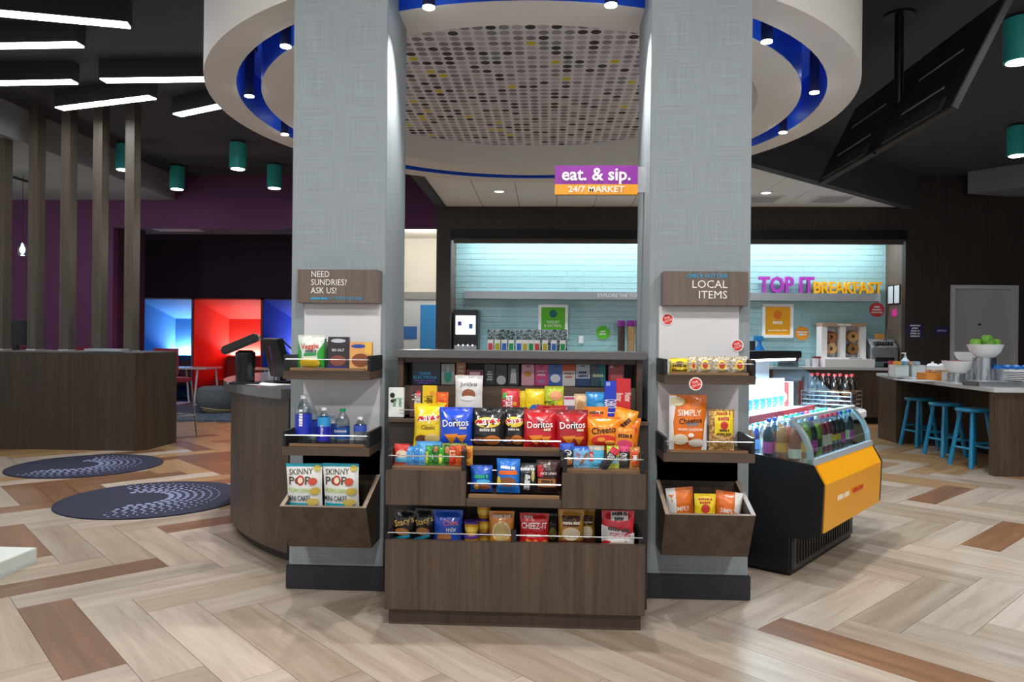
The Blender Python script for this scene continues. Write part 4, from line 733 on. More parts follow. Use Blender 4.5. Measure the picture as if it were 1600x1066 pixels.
o = place(bag, 934, 948, 694, 3.345, ZT, .018, '#2a2c32', [('p', [(-.5, .75), (.5, .75), (.5, 1), (-.5, 1)], '#d03048'), ('t', 'KIND', 0, .6, .6, '#ffffff', PI/2, .25)], 'dark nut bar leaning sideways across right tray', name='snack_bar', cat='snack bar', group=GR); o.rotation_euler = (0, .6, 0)
# middle shelf
ZM, YM = .606, 3.37; GM = 'nut bags on the middle shelf'
place(bag, 735, 770, 727, YM, ZM, .05, '#1656b8', [('t', '~6', 0, .6, .6, '#28c070'), ('e', -.2, .2, .12, .12, '#d8a850'), ('e', .15, .2, .28, .1, '#a86038'), ('e', .1, .42, .3, .08, '#48b0e0')], 'deep blue trail mix bag on the middle shelf', group=GM)
place(bag, 776, 813, 717, YM-.01, ZM, .055, '#1e74d4', [('t', '~7', 0, .76, .6, '#ffffff', -.08), ('p', [(-.4, .55), (.42, .55), (.36, .68), (-.36, .66)], '#e8702c'), ('e', 0, .34, .34, .14, '#8a5230'), ('e', -.38, .36, .08, .14, '#e8d038')], 'bright blue nut bag on the middle shelf', group=GM, rz=-.08)
place(bag, 809, 840, 724, YM, ZM, .05, '#1a1c20', [('p', [(-.2, .1), (.1, .1), (.15, .6), (-.1, .65)], '#d0d4d8'), ('e', .28, .6, .08, .2, '#c8b878'), ('t', '~7', 0, .82, .7, '#c8d0d4')], 'black and white snack bag on the middle shelf', group=GM)
place(bag, 838, 876, 719, YM, ZM, .05, '#3a1c1c', [('p', [(-.45, .5), (-.2, .5), (-.2, .85), (-.45, .85)], '#b82434'), ('t', 'JACK LINKS', 0, .6, .66, '#f0e8e0'), ('p', [(-.42, .2), (.3, .2), (.3, .45), (-.42, .45)], '#a86a38'), ('t', '~6', -.05, .37, .45, '#2a1410')], 'dark red jerky bag on the middle shelf', group=GM)
# bottom bin
ZF, YF = .331, 3.44; GF = 'snack bags in the bottom bin'
for k, (x0, x1, yt) in enumerate(((612, 648, 797), (646, 679, 795))): place(bag, x0, x1, yt, YF, ZF, .05, '#17181a', [('t', "Stacy's", 0, .68, .85, '#d8b050', .35), ('e', -.05, .42, .32, .1, '#b8763c'), ('p', [(-.45, .12), (.3, .28), (.3, .38), (-.45, .22)], '#2a9ac0')], ['black pita chip bag leaning at the end of bottom bin', 'black pita chip bag beside the blue cereal mix'][k], group=GF, roll=.08-.04*k)
place(bag, 677, 724, 797, YF-.01, ZF, .06, '#1f52c4', [('t', 'Chex\nmix', .12, .6, .5, '#f4f0f4', .06, .3), ('t', 'Chex', .12, .69, .5, '#d8304a', .06, .13), ('e', -.1, .3, .24, .12, '#a86a3c')], 'blue cereal mix bag in the bottom bin', group=GF)
def cup(x, Y, z, lab, s=1):
    o = empty('snack_cup', (x, Y, z), 0, lab, 'cup', 'yellow snack cups'); MB().lathe([(.026, 0), (.034, .055)], 18).build('tub', film('#e0a01c'), o, smooth=True); MB().lathe([(.037, .055), (.037, .063), (.030, .066)], 18).build('lid', film('#4a2a8a'), o, smooth=True); MB().lathe([(.0305, .018), (.0335, .042)], 18, caps=False).build('label_band', film('#f2d060'), o, smooth=True)
for px, Y, n in ((737, 3.41, 2), (756, 3.47, 3)):
    for k in range(n): cup(atY(px, 820, Y).x, Y, ZF+.001+.0665*k, ['lowest', 'second', 'top'][k] + ' purple lidded cup in the ' + ('front' if n == 2 else 'rear') + ' stack')
place(bag, 764, 804, 799, YF-.02, ZF, .06, '#d8842a', [('e', 0, .48, .36, .28, '#e8d8a8'), ('e', 0, .48, .3, .23, '#c8b070'), ('t', '~8', 0, .88, .7, '#f8f0e0'), ('e', -.25, .15, .2, .08, '#e8c030')], 'orange chip bag with a round picture in bottom bin', group=GF)
place(bag, 812, 858, 802, YF-.02, ZF, .055, '#d0202a', [('t', 'CHEEZ-IT', 0, .68, .86, '#ffffff', 0, .16), ('t', 'ORIGINAL', 0, .42, .5, '#ffffff', .04), ('p', [(-.4, .0), (.42, .0), (.42, .3), (.2, .22), (.05, .33), (-.1, .24), (-.25, .34)], '#e8963a'), ('t', '~5', -.2, .9, .3, '#f8e0d0')], 'red cheese cracker bag in the bottom bin', group=GF)
place(bag, 853, 874, 803, YF+.05, ZF, .04, '#2a2622', [('e', 0, .4, .3, .2, '#8a7a3a')], 'dark bag behind the cheese cracker bag', group=GF)
for x0, x1, Y, lab in ((872, 913, YF-.01, 'brown and gold kettle popcorn bag in front'), (904, 930, YF+.05, 'brown and gold kettle popcorn bag behind another')): place(bag, x0, x1, 796, Y, ZF, .05, '#b88428', [('p', [(-.3, .6), (.3, .6), (.35, .85), (-.35, .85)], '#4a2418'), ('t', '~8', 0, .68, .62, '#f4e8d0'), ('e', 0, .42, .34, .16, '#ecd8b8'), ('p', [(-.5, .0), (.5, .0), (.5, .26), (-.5, .26)], '#6a3428')], lab, group=GF)
place(bag, 940, 991, 798, YF-.02, ZF, .06, '#cc2030', [('p', [(-.22, .78), (.3, .78), (.3, .97), (-.22, .97)], '#f0ecea'), ('t', '~7,5', .04, .875, .44, '#4a4a52'), ('p', [(-.5, .26), (.5, .12), (.5, .46), (-.5, .66)], '#e8e4e4'), ('t', 'POPCORN', .06, .44, .62, '#c02030', -.1), ('t', '~9', .02, .57, .66, '#5a4a4a', -.12), ('e', 0, .2, .3, .08, '#e8dcc0')], 'red and white popcorn bag in the bottom bin', group=GF)
# sundries rack items
ZS1, ZS2 = 1.1475, .7805
place(bag, 465, 508, 524, 3.59, ZS1, .06, '#e4ece4', [('p', [(-.5, .05), (-.38, .05), (-.3, .5), (-.5, .85)], '#38a83c'), ('p', [(.5, .05), (.3, .05), (.28, .5), (.5, .8)], '#38a83c'), ('t', 'Veggie', 0, .66, .66, '#d8402c', .08), ('t', '~6', .05, .54, .4, '#58606a'), ('p', [(-.2, .40), (.25, .42), (.25, .5), (-.2, .48)], '#2a9a4a'), ('e', 0, .2, .38, .15, '#f0c838')], 'white and green veggie snack bag on upper shelf', group='sundries rack snacks')
place(bag, 497, 516, 530, 3.66, ZS1, .03, '#4a6a58', [], 'dark green bag behind the veggie snack bag', group='sundries rack snacks')
place(carton, 513, 546, 527, 3.60, ZS1, .03, '#2e2428', [('e', 0, .88, .36, .06, '#c8ccd8'), ('t', 'SEA SALT', 0, .6, .6, '#f0e8e4'), ('e', 0, .28, .38, .16, '#8a4a38'), ('p', [(-.5, 0), (.5, 0), (.5, .12), (-.5, .12)], '#2c2a78')], 'dark sea salt chocolate pack on upper shelf', group='sundries rack snacks', lean=-.05)
place(carton, 547, 582, 535, 3.60, ZS1, .03, '#e8a860', [('e', -.1, .85, .34, .07, '#2c4ca0'), ('e', 0, .35, .4, .24, '#8a4a2c'), ('p', [(.2, .6), (.5, .55), (.5, 1), (.2, 1)], '#f0c050')], 'caramel chocolate pack on upper shelf', group='sundries rack snacks', lean=-.05)
SK = [('t', 'SKINNY', -.08, .87, .66, '#4a4238', .05), ('t', 'POP', -.1, .73, .6, '#4a4238', .03, .13), ('e', -.08, .735, .11, .08, '#c8322c'), ('e', -.08, .735, .07, .05, '#f0d8b8'), ('t', 'POPCORN', -.1, .57, .62, '#a8c838'), ('t', 'MINI CAKES', -.12, .44, .64, '#2c3440', .02, .09), ('p', [(-.42, .28), (.12, .28), (.12, .36), (-.42, .36)], '#1aa8c0'), ('e', .37, .93, .1, .05, '#c8b850'), ('e', .26, .72, .12, .06, '#c8503a'), ('e', .32, .56, .14, .06, '#c8b04a'), ('e', .26, .38, .17, .06, '#d8c060'), ('e', .12, .1, .18, .08, '#c8a840')]
for x0, x1, Y, lab, rz in ((450, 507, 3.57, 'white popcorn cake bag beside the curved desk', .05), (507, 565, 3.57, 'white popcorn cake bag at the inner side of bin', -.04)): place(bag, x0, x1, 722, Y, .40, .06, '#e8eae8', SK, lab, bands=[(.94, 1, '#1aa8c0'), (0, .1, '#1aa8c0')], group='popcorn bags in the sundries bin', rz=rz, lean=.12)
CLEAR = glassmat('#e6eef2', .16)
def bottle(x, Y, z, h, r, capc, bands, lab, group, liquid=None, name='water_bottle', cat='bottle', body=None, neck=.36):
    o = empty(name, (x, Y, z), 0, lab, cat, group); n = 18; sh_ = h*(1-neck)
    MB().lathe([(r*.82, 0), (r, h*.03), (r, sh_), (r*.93, sh_+h*.07), (r*.6, sh_+h*.17), (r*.36, h*.90), (r*.34, h*.935)], n).build('bottle_body', body or CLEAR, o, smooth=True)
    if liquid: MB().lathe([(r*.78, h*.015), (r*.93, h*.04), (r*.93, sh_), (r*.86, sh_+h*.07), (r*.5, sh_+h*.18)], n).build('liquid', mat(liquid, .2), o, smooth=True)
    MB().lathe([(r*.42, h*.925), (r*.42, h*.99), (r*.36, h)], 14).build('cap', film(capc), o, smooth=True)
    for z0, z1, c in bands: MB().lathe([(r*1.015, h*z0), (r*1.015, h*z1)], n, caps=False).build('label_wrap', film(c), o, smooth=True)
    return o
GW = 'water bottles on the sundries rack'
def bpx(x0, x1, yt, Y, zb, capc, bands, lab, group, **k): a = atY((x0+x1)/2, yt, Y); return bottle(a.x, Y, zb, a.z-zb, (x1-x0)*Y/FPX/2, capc, bands, lab, group, **k)
b1 = bpx(462, 488, 617, 3.585, ZS2, '#e8ecee', [(.2, .62, '#2438b8')], 'largest water bottle with a tall indigo label', GW); text('~6', .03, PWHITE, (-.002, -.0405, .135), b1, (PI/2, -PI/2, 0))
b2 = bpx(496, 517, 637, 3.585, ZS2, '#e8ecee', [(.1, .5, '#2a2ab0'), (.5, .75, '#3a9ad8')], 'slim water bottle with blue two tone label', GW); text('smart', .026, PWHITE, (-.002, -.0335, .07), b2, (PI/2, -PI/2, 0))
b3 = bpx(524, 547, 639, 3.585, ZS2, '#12884a', [(.18, .5, '#1c4a94')], 'green capped water bottle with blue label', GW); text('DASANI', .017, PWHITE, (0, -.037, .07), b3)
bpx(553, 573, 652, 3.585, ZS2, '#e8ecee', [(.5, .72, '#3a58b8')], 'smallest water bottle with a short blue label', GW)
bpx(476, 498, 630, 3.68, ZS2, '#d8dce0', [(.2, .55, '#3a50c0')], 'water bottle standing behind the largest one', GW); bpx(510, 530, 645, 3.68, ZS2, '#d8dce0', [(.2, .6, '#2a48a8')], 'water bottle standing behind the slim one', GW)
# local rack items
GL = 'local snacks'
place(bag, 1046, 1076, 560, 3.60, ZS1, .05, '#f0d038', [('t', '~7,8', 0, .4, .75, '#5a4a18'), ('e', 0, .7, .2, .12, '#7a5a20')], 'yellow snack pack on the upper local shelf', group=GL)
GRAN = speckle('#e8e4dc', '#a8926a', 130)
for x0, x1, lab in ((1075, 1090, 'narrow clear granola bag next to the yellow pack'), (1088, 1113, 'clear granola bag second from the yellow pack'), (1112, 1141, 'clear granola bag third from the yellow pack'), (1140, 1168, 'clear granola bag at the end of upper local shelf')):
    place(bag, x0, x1, 557, 3.60, ZS1, .05, '#dcd8d0', [('e', 0, .5, .26, .28, '#f0d848'), ('e', 0, .5, .16, .18, '#c83a2c')], lab, group=GL, m=GRAN)
place(bag, 1046, 1104, 617, 3.60, ZS2, .07, '#ee7a1c', [('p', [(-.5, 0), (-.36, 0), (-.4, .5), (-.3, .98), (-.5, .98)], '#ecebe8'), ('p', [(.5, 0), (.36, .0), (.42, .5), (.5, .7)], '#ecebe8'), ('t', 'SIMPLY', .02, .68, .62, '#f8f0e4'), ('t', 'Cheetos', .04, .54, .6, '#2a1c10', .08), ('t', 'PUFFS', .1, .47, .3, '#2a9ac0', .08), ('t', 'WHITE CHEDDAR', .04, .38, .66, '#fbeedd'), ('e', -.28, .88, .18, .08, '#e8dcb0'), ('e', -.22, .2, .2, .1, '#f0e4c8'), ('e', .2, .14, .2, .08, '#f0e8d8'), ('e', .05, .28, .08, .04, '#f8f0e8')], 'tall orange and white puffs bag on lower local shelf', group=GL)
place(bag, 1108, 1147, 640, 3.60, ZS2, .06, '#c89a58', [('p', [(-.3, .38), (.42, .38), (.42, .95), (-.3, .95)], '#f2d424'), ('t', '~6,5', .06, .84, .55, '#b82c24'), ('e', .06, .62, .15, .1, '#c8382c'), ('t', '~6,9', .06, .46, .55, '#4a3a14')], 'clear bag of golden puffs with a yellow label', group=GL, m=speckle('#d8b070', '#9a6a34', 90))
GBn = 'bags in the local bin'
place(bag, 1046, 1088, 762, 3.62, .40, .06, '#ea7824', [('p', [(-.5, .2), (-.2, .3), (-.15, 1), (-.5, 1)], '#ecebe8'), ('t', 'SIMPLY', 0, .5, .6, '#f8f0e4')], 'orange and white puffs bag at the inner side of bin', group=GBn, roll=-.1)
place(bag, 1112, 1154, 768, 3.62, .40, .06, '#e87426', [('p', [(.2, .5), (.5, .4), (.5, 1), (.2, 1)], '#ecebe8'), ('t', 'SIMPLY', 0, .5, .6, '#f8f0e4')], 'orange and white puffs bag at the outer side of bin', group=GBn, roll=.12)
place(bag, 1085, 1118, 772, 3.56, .40, .04, '#f0d020', [('t', '~6,5', 0, .82, .62, '#b82c24', 0, .14), ('e', 0, .62, .2, .12, '#c8382c')], 'small yellow labelled packet in the local bin', group=GBn)
# ================================================================== COOLER CONTENTS
GK = 'bottles in the drinks cooler'
kinds = [('#181018', '#2040a0', [(.25, .5, '#c84a9a')], 'dark cola bottle with pink label', '#181418'), ('#f08a1c', '#e8ecee', [(.3, .5, '#f0a030')], 'orange soda bottle with pale cap', '#f08a1c'), ('#e8641a', '#e8ecee', [(.2, .4, '#f0d8c0')], 'deep orange juice bottle with white label', '#e8641a'), ('#1a2a6a', '#2a8a8a', [(.3, .55, '#58a8d8')], 'navy sports drink bottle with blue label', '#1a2a6a'), ('#5ab0a0', '#1a8a58', [(.3, .5, '#c8e0a0')], 'teal water bottle with green cap', None), ('#b02030', '#d83848', [(.3, .55, '#e8c8b0')], 'red fruit drink bottle with pale label', '#b02030'), ('#3a1a14', '#c82c34', [(.35, .5, '#d8b030')], 'dark brown drink bottle with yellow label', '#3a1a14'), ('#a8b828', '#e0e0e0', [(.3, .5, '#384820')], 'lime drink bottle with dark label', '#a8b828')]
protos = []
for c, cap, bands, lab, liq in kinds: protos.append(bottle(0, 0, 0, .27, .034, cap, bands, lab, GK, liquid=liq, name='drink_bottle'))
used = set(); PCH = {p: [x for x in bpy.data.objects if x.parent == p] for p in protos}
def put_bottle(k, loc, rz=0):
    if k not in used: o = protos[k]; used.add(k)
    else:
        o = protos[k].copy(); COL.objects.link(o)
        for ch in PCH[protos[k]]: c2 = ch.copy(); COL.objects.link(c2); c2.parent = o
    o.location = loc; return o
for xx, ks in ((-.02, (2, 1, 7, 0, 7, 5, 5, 6, 6, 0, 4, 0)), (-.095, (1, 2, 0, 3, 7, 0, 5, 6, 3, 0, 4, 6)), (-.17, (0, 0, 1, 4, 3, 4, 0, 5, 3, 4, 4, 3)), (-.29, (1, 3, 4, 1, 4, 3, 4, 0, 4, 3, 4, 4)), (-.37, (0, 3, 4, 4, 3, 4, 4, 3, 4, 4, 3, 4))):
    for j, k in enumerate(ks):
        o = put_bottle(k, CW @ Vector((xx, .055+j*.09, .601)))
        o.scale = (1, 1, .98 if xx > -.2 else .86)
GS = 'white packs on the cooler shelf'
for j in range(8):
    o = bag(.15, .2, .035, CW @ Vector((-.44, .12+j*.105, .862)), '#e4e8ee', [('p', [(-.4, .05), (.4, .05), (.4, .4), (-.4, .4)], '#2a62c8'), ('e', 0, .65, .3, .12, '#c8d4e8')], rz=CA-PI/2+PI/2-.5, name='chilled_pack', label='white and blue chilled pack standing on the cooler shelf', cat='pack', group=GS)
for j in range(2): carton(.09, .17, .05, CW @ Vector((-.44, .96+j*.085, .862)), ['#b8302c', '#d8dade'][j], [('e', 0, .4, .3, .2, '#e8dcb0')], rz=CA-PI/2+1.1, name='chilled_box', label=['red and cream box on the cooler shelf', 'pale box on the cooler shelf'][j], cat='box', group=GS)
for j in range(8):
    bx_, by_ = (-.12+.08*(j % 4)), (-.06 if j < 4 else .06)
    bottle(*(CW @ Vector((-.24+bx_, CL+.28+by_, .836))), .25, .031, '#c83a44', [(.42, .55, '#6a4a28')], 'dark glass cola bottle with red cap in the basket', 'cola bottles in the basket', liquid='#160c0a', name='cola_bottle', body=mat('#1a100e', .15, 0, .4))
# ================================================================== KITCHEN
kc = empty('back_counter', (2.1, 12.55, 0), 0, 'long walnut back counter with pale top in the kitchen alcove', 'counter'); KZ = .92
Bx('carcass', DKWOOD, (AX0-2.08, AX1-2.12, -.27, .33, .1, KZ-.04), kc); Bx('toe_kick', BLACK, (AX0-2.08, AX1-2.12, -.2, .33, 0, .1), kc); Bx('worktop', mat('#c6c6c6', .3), (AX0-2.09, AX1-2.11, -.31, .335, KZ-.04, KZ), kc)
nd = 10
for k in range(nd): xa = AX0-2.08+k*(AX1-AX0-.04)/nd; Bx('cabinet_door', WALNUT, (xa+.004, xa+(AX1-AX0-.04)/nd-.004, -.29, -.27, .11, KZ-.05), kc)
sf = empty('wall_shelf', (2.1, 12.88, 2.03), 0, 'long brushed metal shelf on the aqua tile wall', 'shelf'); Bx('shelf_body', mat('#b4b9bd', .35, .6), (-3.55, 3.52, -.16, .0, 0, .13), sf)
text('EXPLORE THE TOP', .085, PWHITE, (atY(966, 463, 12.7).x-2.1, -.165, .065), sf, width=.70)
def letters(s, x0, x1, y0, y1, col, lab):
    a = atY((x0+x1)/2, (y0+y1)/2, 12.78); me_h = (y1-y0)*12.78/FPX
    o = text(s, me_h/.70, mat(col, .4), (a.x, 12.80, a.z), None, ext=.03, bold=.028, width=(x1-x0)*12.78/FPX, name='sign_letters'); tag(o, lab, 'sign'); zs = [v.co.y for v in o.data.vertices]; zb = 2.16-min(zs); o.location.z = zb; return o
letters('TOP IT', 1187, 1271, 431, 455, '#a83ab0', 'big purple 3D letters standing on the metal shelf'); letters('BREAKFAST', 1273, 1376, 438, 455, '#f0b01c', 'yellow 3D letters standing on the metal shelf')
def frame(x0, x1, y0, y1, col, lab, decs, name='framed_sign'):
    a = atY((x0+x1)/2, y1, 12.87); W = (x1-x0)*12.87/FPX; H = (y1-y0)*12.87/FPX; o = empty(name, (a.x, 12.87, a.z), 0, lab, 'sign')
    MB().box(-W/2, W/2, -.03, .02, 0, .05).box(-W/2, W/2, -.03, .02, H-.05, H).box(-W/2, -W/2+.05, -.03, .02, .05, H-.05).box(W/2-.05, W/2, -.03, .02, .05, H-.05).build('frame', PWHITE, o); Bx('print', mat(col, .4), (-W/2+.04, W/2-.04, -.012, .01, .04, H-.04), o); decals(o, decs, W, H, lambda x, z: -.0125); return o
frame(841, 887, 476, 528, '#5cb81c', 'green framed yogurt and oatmeal sign on tile wall', [('e', 0, .72, .13, .12, '#0c6a6a'), ('t', 'YOGURT\n& OATMEAL', 0, .42, .6, '#e8f4d8')])
frame(1191, 1238, 476, 528, '#f0a812', 'orange framed cereal sign on tile wall', [('e', 0, .68, .14, .13, '#e87818'), ('t', '~5', 0, .45, .3, '#fff4e0'), ('t', '~14', 0, .22, .6, '#fbe0a8')])
def disc(px, py, r, col, txt, lab):
    a = atY(px, py, 12.885); o = empty('round_sign', (a.x, 12.885, a.z), 0, lab, 'sign', 'round wall stickers'); R_ = r*12.885/FPX; MB().prism([(R_*math.cos(2*PI*k/28), R_*math.sin(2*PI*k/28)) for k in range(28)], -.006, .004, 'y').build('disc', mat(col, .45), o); text(txt, R_*.4, PWHITE, (0, -.008, 0), o)
disc(942, 520, 10.5, '#5cc82c', '~4,5', 'green round sticker on the tile wall'); disc(1253, 521, 10.5, '#f09a1c', '~8,6', 'orange round sticker beside the orange framed sign'); disc(1370, 484, 11, '#d8323c', '~4,6,8', 'red round sticker under the yellow letters')
a = atY(908, 531, 12.88); o = tag(Bx('wall_outlet', PWHITE, (-.04, .04, -.01, .005, -.065, .065), None, .003), 'white wall outlet on the aqua tiles', 'outlet'); o.location = (a.x, 12.885, a.z)
cm = empty('coffee_machine', (max(atY(723, 520, 12.5).x, AX0+.24), 12.58, KZ), 0, 'black coffee machine with a bright screen on the counter', 'coffee machine'); hz = atY(723, 484, 12.4).z-KZ
Bx('housing', mat('#26282c', .35), (-.21, .21, -.2, .25, 0, hz), cm, .01); Bx('screen', mat('#dce8f0', .3, emit=.8), (-.17, .17, -.207, -.2, hz-.42, hz-.1), cm); Bx('screen_icon', mat('#5a3aa0', .4), (-.13, -.07, -.209, -.207, hz-.27, hz-.2), cm); Bx('screen_icon', mat('#3a6ab8', .4), (.06, .12, -.209, -.207, hz-.32, hz-.24), cm); Bx('lower_panel', STEEL, (-.19, .19, -.205, -.2, .06, .3), cm)
for k in range(4): MB().lathe([(.012, 0), (.012, .01)], 10, M=Matrix.Translation((-.12+k*.08, -.2, hz-.6)) @ Matrix.Rotation(PI/2, 4, 'X')).build('button', mat('#e8f4ff', .4, emit=2), cm)
COLS = ['#d04848', '#b8b430', '#2a6ac8', '#1a9a58']
for x0, x1, lab, cs in ((762, 805, 'clear packet organiser next to the coffee machine', (0, 1, 2, 3)), (807, 844, 'clear packet organiser in the middle', (2, 1, 3, 0)), (845, 886, 'clear packet organiser below the green sign', (1, 2, 3))):
    a = atY((x0+x1)/2, 515, 12.45); W = (x1-x0)*12.45/FPX; H = a.z-KZ; o = empty('packet_organiser', (a.x, 12.45, KZ), 0, lab, 'organiser', 'clear packet organisers')
    Bx('tray', PWHITE, (-W/2, W/2, -.1, .1, 0, .12), o); Bx('back_board', speckle('#303234', '#c8ccd0', 30, .3), (-W/2, W/2, .06, .09, .12, H), o); Bx('clear_cover', glassmat('#eef4f4', .12), (-W/2, W/2, -.1, .055, .12, H-.01), o)
    for i, c in enumerate(cs):
        xx = -W/2+W*(i+.5)/len(cs); k = Bx('packet_box', PWHITE, (xx-.048, xx+.048, -.135, -.102, .10, .40), o); Bx('colour_label', mat(COLS[c], .4), (xx-.036, xx+.036, -.138, -.135, .22, .34), k)
for k, (px, c) in enumerate(((971, '#3a2c2c'), (986, '#b8905a'), (999, '#8a6a48'))):
    a = atY(px, 501, 12.5); o = empty('cereal_dispenser', (a.x, 12.5, KZ), 0, 'purple topped cereal dispenser ' + ['of dark flakes', 'of golden flakes', 'nearest the right pillar'][k], 'dispenser', 'cereal dispensers'); H = a.z-KZ
    Bx('stand', BLACK, (-.07, .07, -.08, .08, 0, .2), o); MB().lathe([(.055, .2), (.06, .24), (.06, H-.1)], 18).build('hopper', speckle(c, '#d8b888' if k else '#5a4a44', 60), o, smooth=True); MB().lathe([(.065, H-.1), (.065, H)], 18).build('lid', mat('#8a2a98', .4), o, smooth=True)
# bagel case
x0, x1 = 1282, 1348; a = atY((x0+x1)/2, 505, 12.6); W = 66*12.6/FPX; H = a.z-KZ; bc = empty('bagel_case', (a.x, 12.6, KZ), 0, 'white bagel display case with wooden top', 'display case')
Bx('back_board', PWHITE, (-W/2, W/2, .1, .14, 0, H-.04), bc); Bx('top_board', mat('#b8977a', .5), (-W/2, W/2, -.12, .16, H-.06, H), bc); Bx('base_board', PWHITE, (-W/2, W/2, -.12, .1, 0, .16), bc); text('~9', .05, PWHITE, (0, -.122, H-.03), bc)
for xx in (-W/2, -.06, W/2-.09): Bx('divider', PWHITE, (xx, xx+.09, -.1, .1, .16, H-.06), bc)
for sx in (-.17, .19): Bx('steel_chute', STEEL, (sx-.085, sx+.085, .06, .1, .16, H-.12), bc)
for k, (sx, z, c) in enumerate(((-.17, H-.24, '#a86a40'), (.19, H-.22, '#c89860'), (-.17, H-.43, '#d8b078'), (.19, H-.43, '#9a6a3a'))):
    g = MB(); n1, n2 = 16, 8
    V = [((.065+.038*math.cos(2*PI*j/n2))*math.cos(2*PI*i/n1), .04*math.sin(2*PI*j/n2), (.065+.038*math.cos(2*PI*j/n2))*math.sin(2*PI*i/n1)) for i in range(n1) for j in range(n2)]
    o = g.add(V, [(i*n2+j, ((i+1) % n1)*n2+j, ((i+1) % n1)*n2+(j+1) % n2, i*n2+(j+1) % n2) for i in range(n1) for j in range(n2)]).build('bagel', mat(c, .6), smooth=True); o.location = (bc.location.x+sx, 12.6+.01, KZ+z); tag(o, ['brown bagel at the top of the first chute', 'golden bagel at the top of the second chute', 'pale bagel low in the first chute', 'dark bagel low in the second chute'][k], 'bagel', 'bagels in the case')
ts = empty('toaster', (min(atY(1388, 550, 12.5).x, AX1-.24), 12.56, KZ), 0, 'stainless conveyor toaster at the end of the counter', 'toaster'); H = atY(1388, 530, 12.45).z-KZ
MB().prism([(-.2, .08), (.2, .08), (.2, H), (-.02, H), (-.2, H-.14)], -.21, .21, 'x').build('housing', STEEL, ts, bevel=.008); Bx('opening', BLACK, (-.15, .15, -.206, -.2, .1, .17), ts); Bx('feed_grate', BLACK, (-.15, .15, -.16, -.03, H-.10, H-.045), ts)
for k in range(7): MB().box(-.14+k*.045, -.125+k*.045, -.17, -.03, H-.09, H-.035).build('grate_bar', CHROME, ts)
for sx in (-.17, .17): Bx('foot', BLACK, (sx-.03, sx+.03, -.15, .15, 0, .08), ts)
o = tag(Bx('napkin_box', mat('#d8983a', .5), (-.06, .06, -.05, .05, 0, .09), None, .008), 'small amber box on top of the toaster', 'box'); o.location = (ts.location.x+.02, 12.62, KZ+H)
def lathe_thing(name, prof, m, px, Y, z, lab, cat, group=None, smooth=True, n=24):
    o = MB().lathe(prof, n).build(name, m, None, smooth=smooth); o.location = (atY(px, 560, Y).x, Y, z); return tag(o, lab, cat, group)
ch = empty('chafing_dish', (atY(1232, 555, 12.4).x, 12.42, KZ), 0, 'round steel chafing dish on the back counter', 'dish'); MB().lathe([(.14, .06), (.2, .08), (.215, .17)], 28).build('pan', STEEL, ch, smooth=True); MB().lathe([(.22, .17), (.2, .21), (.1, .25), (.02, .26)], 28).build('lid', CHROME, ch, smooth=True); MB().lathe([(.16, 0), (.16, .06)], 20).build('stand', BLACKM, ch)
lathe_thing('cup_stack', [(.035, 0), (.045, .13)], PWHITE, 1262, 12.45, KZ, 'white cup beside the chafing dish', 'cup'); lathe_thing('utensil_cup', [(.05, 0), (.055, .14)], mat('#e8e0ea', .4), 1274, 12.42, KZ, 'white utensil cup with purple print', 'cup')
o = tag(Bx('red_holder', mat('#8a2c28', .5), (-.07, .07, -.04, .04, 0, .17), None, .01), 'dark red napkin holder by the white cups', 'holder'); o.location = (atY(1282, 560, 12.4).x, 12.56, KZ)
o = tag(Bx('serving_tray', PWHITE, (-.4, .4, -.12, .12, 0, .14), None, .006), 'long white serving tray before the bagel case', 'tray'); o.location = (atY(1322, 560, 12.4).x, 12.36, KZ)
o = tag(MB().box(-.1, .1, -.015, .015, 0, .012).build('tongs', CHROME), 'steel tongs lying on the white serving tray', 'tongs'); o.location = (atY(1334, 560, 12.36).x, 12.3, KZ+.14)
bt = empty('spray_bottle', (atY(1187, 540, 12.4).x, 12.4, KZ), 0, 'blue spray bottle on the back counter', 'bottle'); MB().lathe([(.075, 0), (.08, .28), (.03, .36), (.03, .42)], 18).build('bottle_body', mat('#1a7ad0', .3), bt, smooth=True); Bx('trigger', mat('#1a90d8', .4), (-.1, .06, -.03, .03, .42, .5), bt, .01)
o = tag(Bx('coffee_canister', mat('#2a2c30', .4), (-.08, .08, -.08, .08, 0, .42), None, .01), 'black canister next to the blue spray bottle', 'canister'); o.location = (atY(1172, 540, 12.5).x, 12.55, KZ)
# frames and notices
for k, (px, y0, y1) in enumerate(((1392, 446, 476), (1406, 445, 475))):
    Yd = 12.45+.22*(1-k); zc = atY(px, (y0+y1)/2, Yd).z; o = empty('framed_notice', (AX1-.003, Yd, zc), 0, 'black framed notice on alcove side wall ' + ('nearer the tiles' if k == 0 else 'nearer the wall edge'), 'picture frame', 'framed notices'); Bx('frame', BLACK, (-.015, 0, -.1, .1, -.16, .16), o); Bx('sheet', mat('#d8e4ea', .5), (-.018, -.015, -.085, .085, -.145, .145), o)
o = tag(Bx('pink_notice', mat('#d83a98', .5), (-.006, 0, -.09, .09, -.06, .06)), 'small pink notice below the framed notices', 'sign'); o.location = (AX1-.002, 12.55, atY(1402, 489, 12.5).z)
for x0, x1, y0, y1, tx_, lab in ((1419, 1440, 506, 528, '~8,5,7,7,7', 'tall navy notice on the dark wood wall'), (1461, 1481, 511, 523, 'OFFICE', 'small navy notice beside the grey door')):
    a = atY((x0+x1)/2, (y0+y1)/2, YW); o = empty('wall_notice', (a.x, YW, a.z), 0, lab, 'sign'); W, H = (x1-x0)*YW/FPX, (y1-y0)*YW/FPX; Bx('plate', mat('#1f2460', .5), (-W/2, W/2, -.01, 0, -H/2, H/2), o); text(tx_, .045, PWHITE, (0, -.0115, 0), o, width=W*.7)
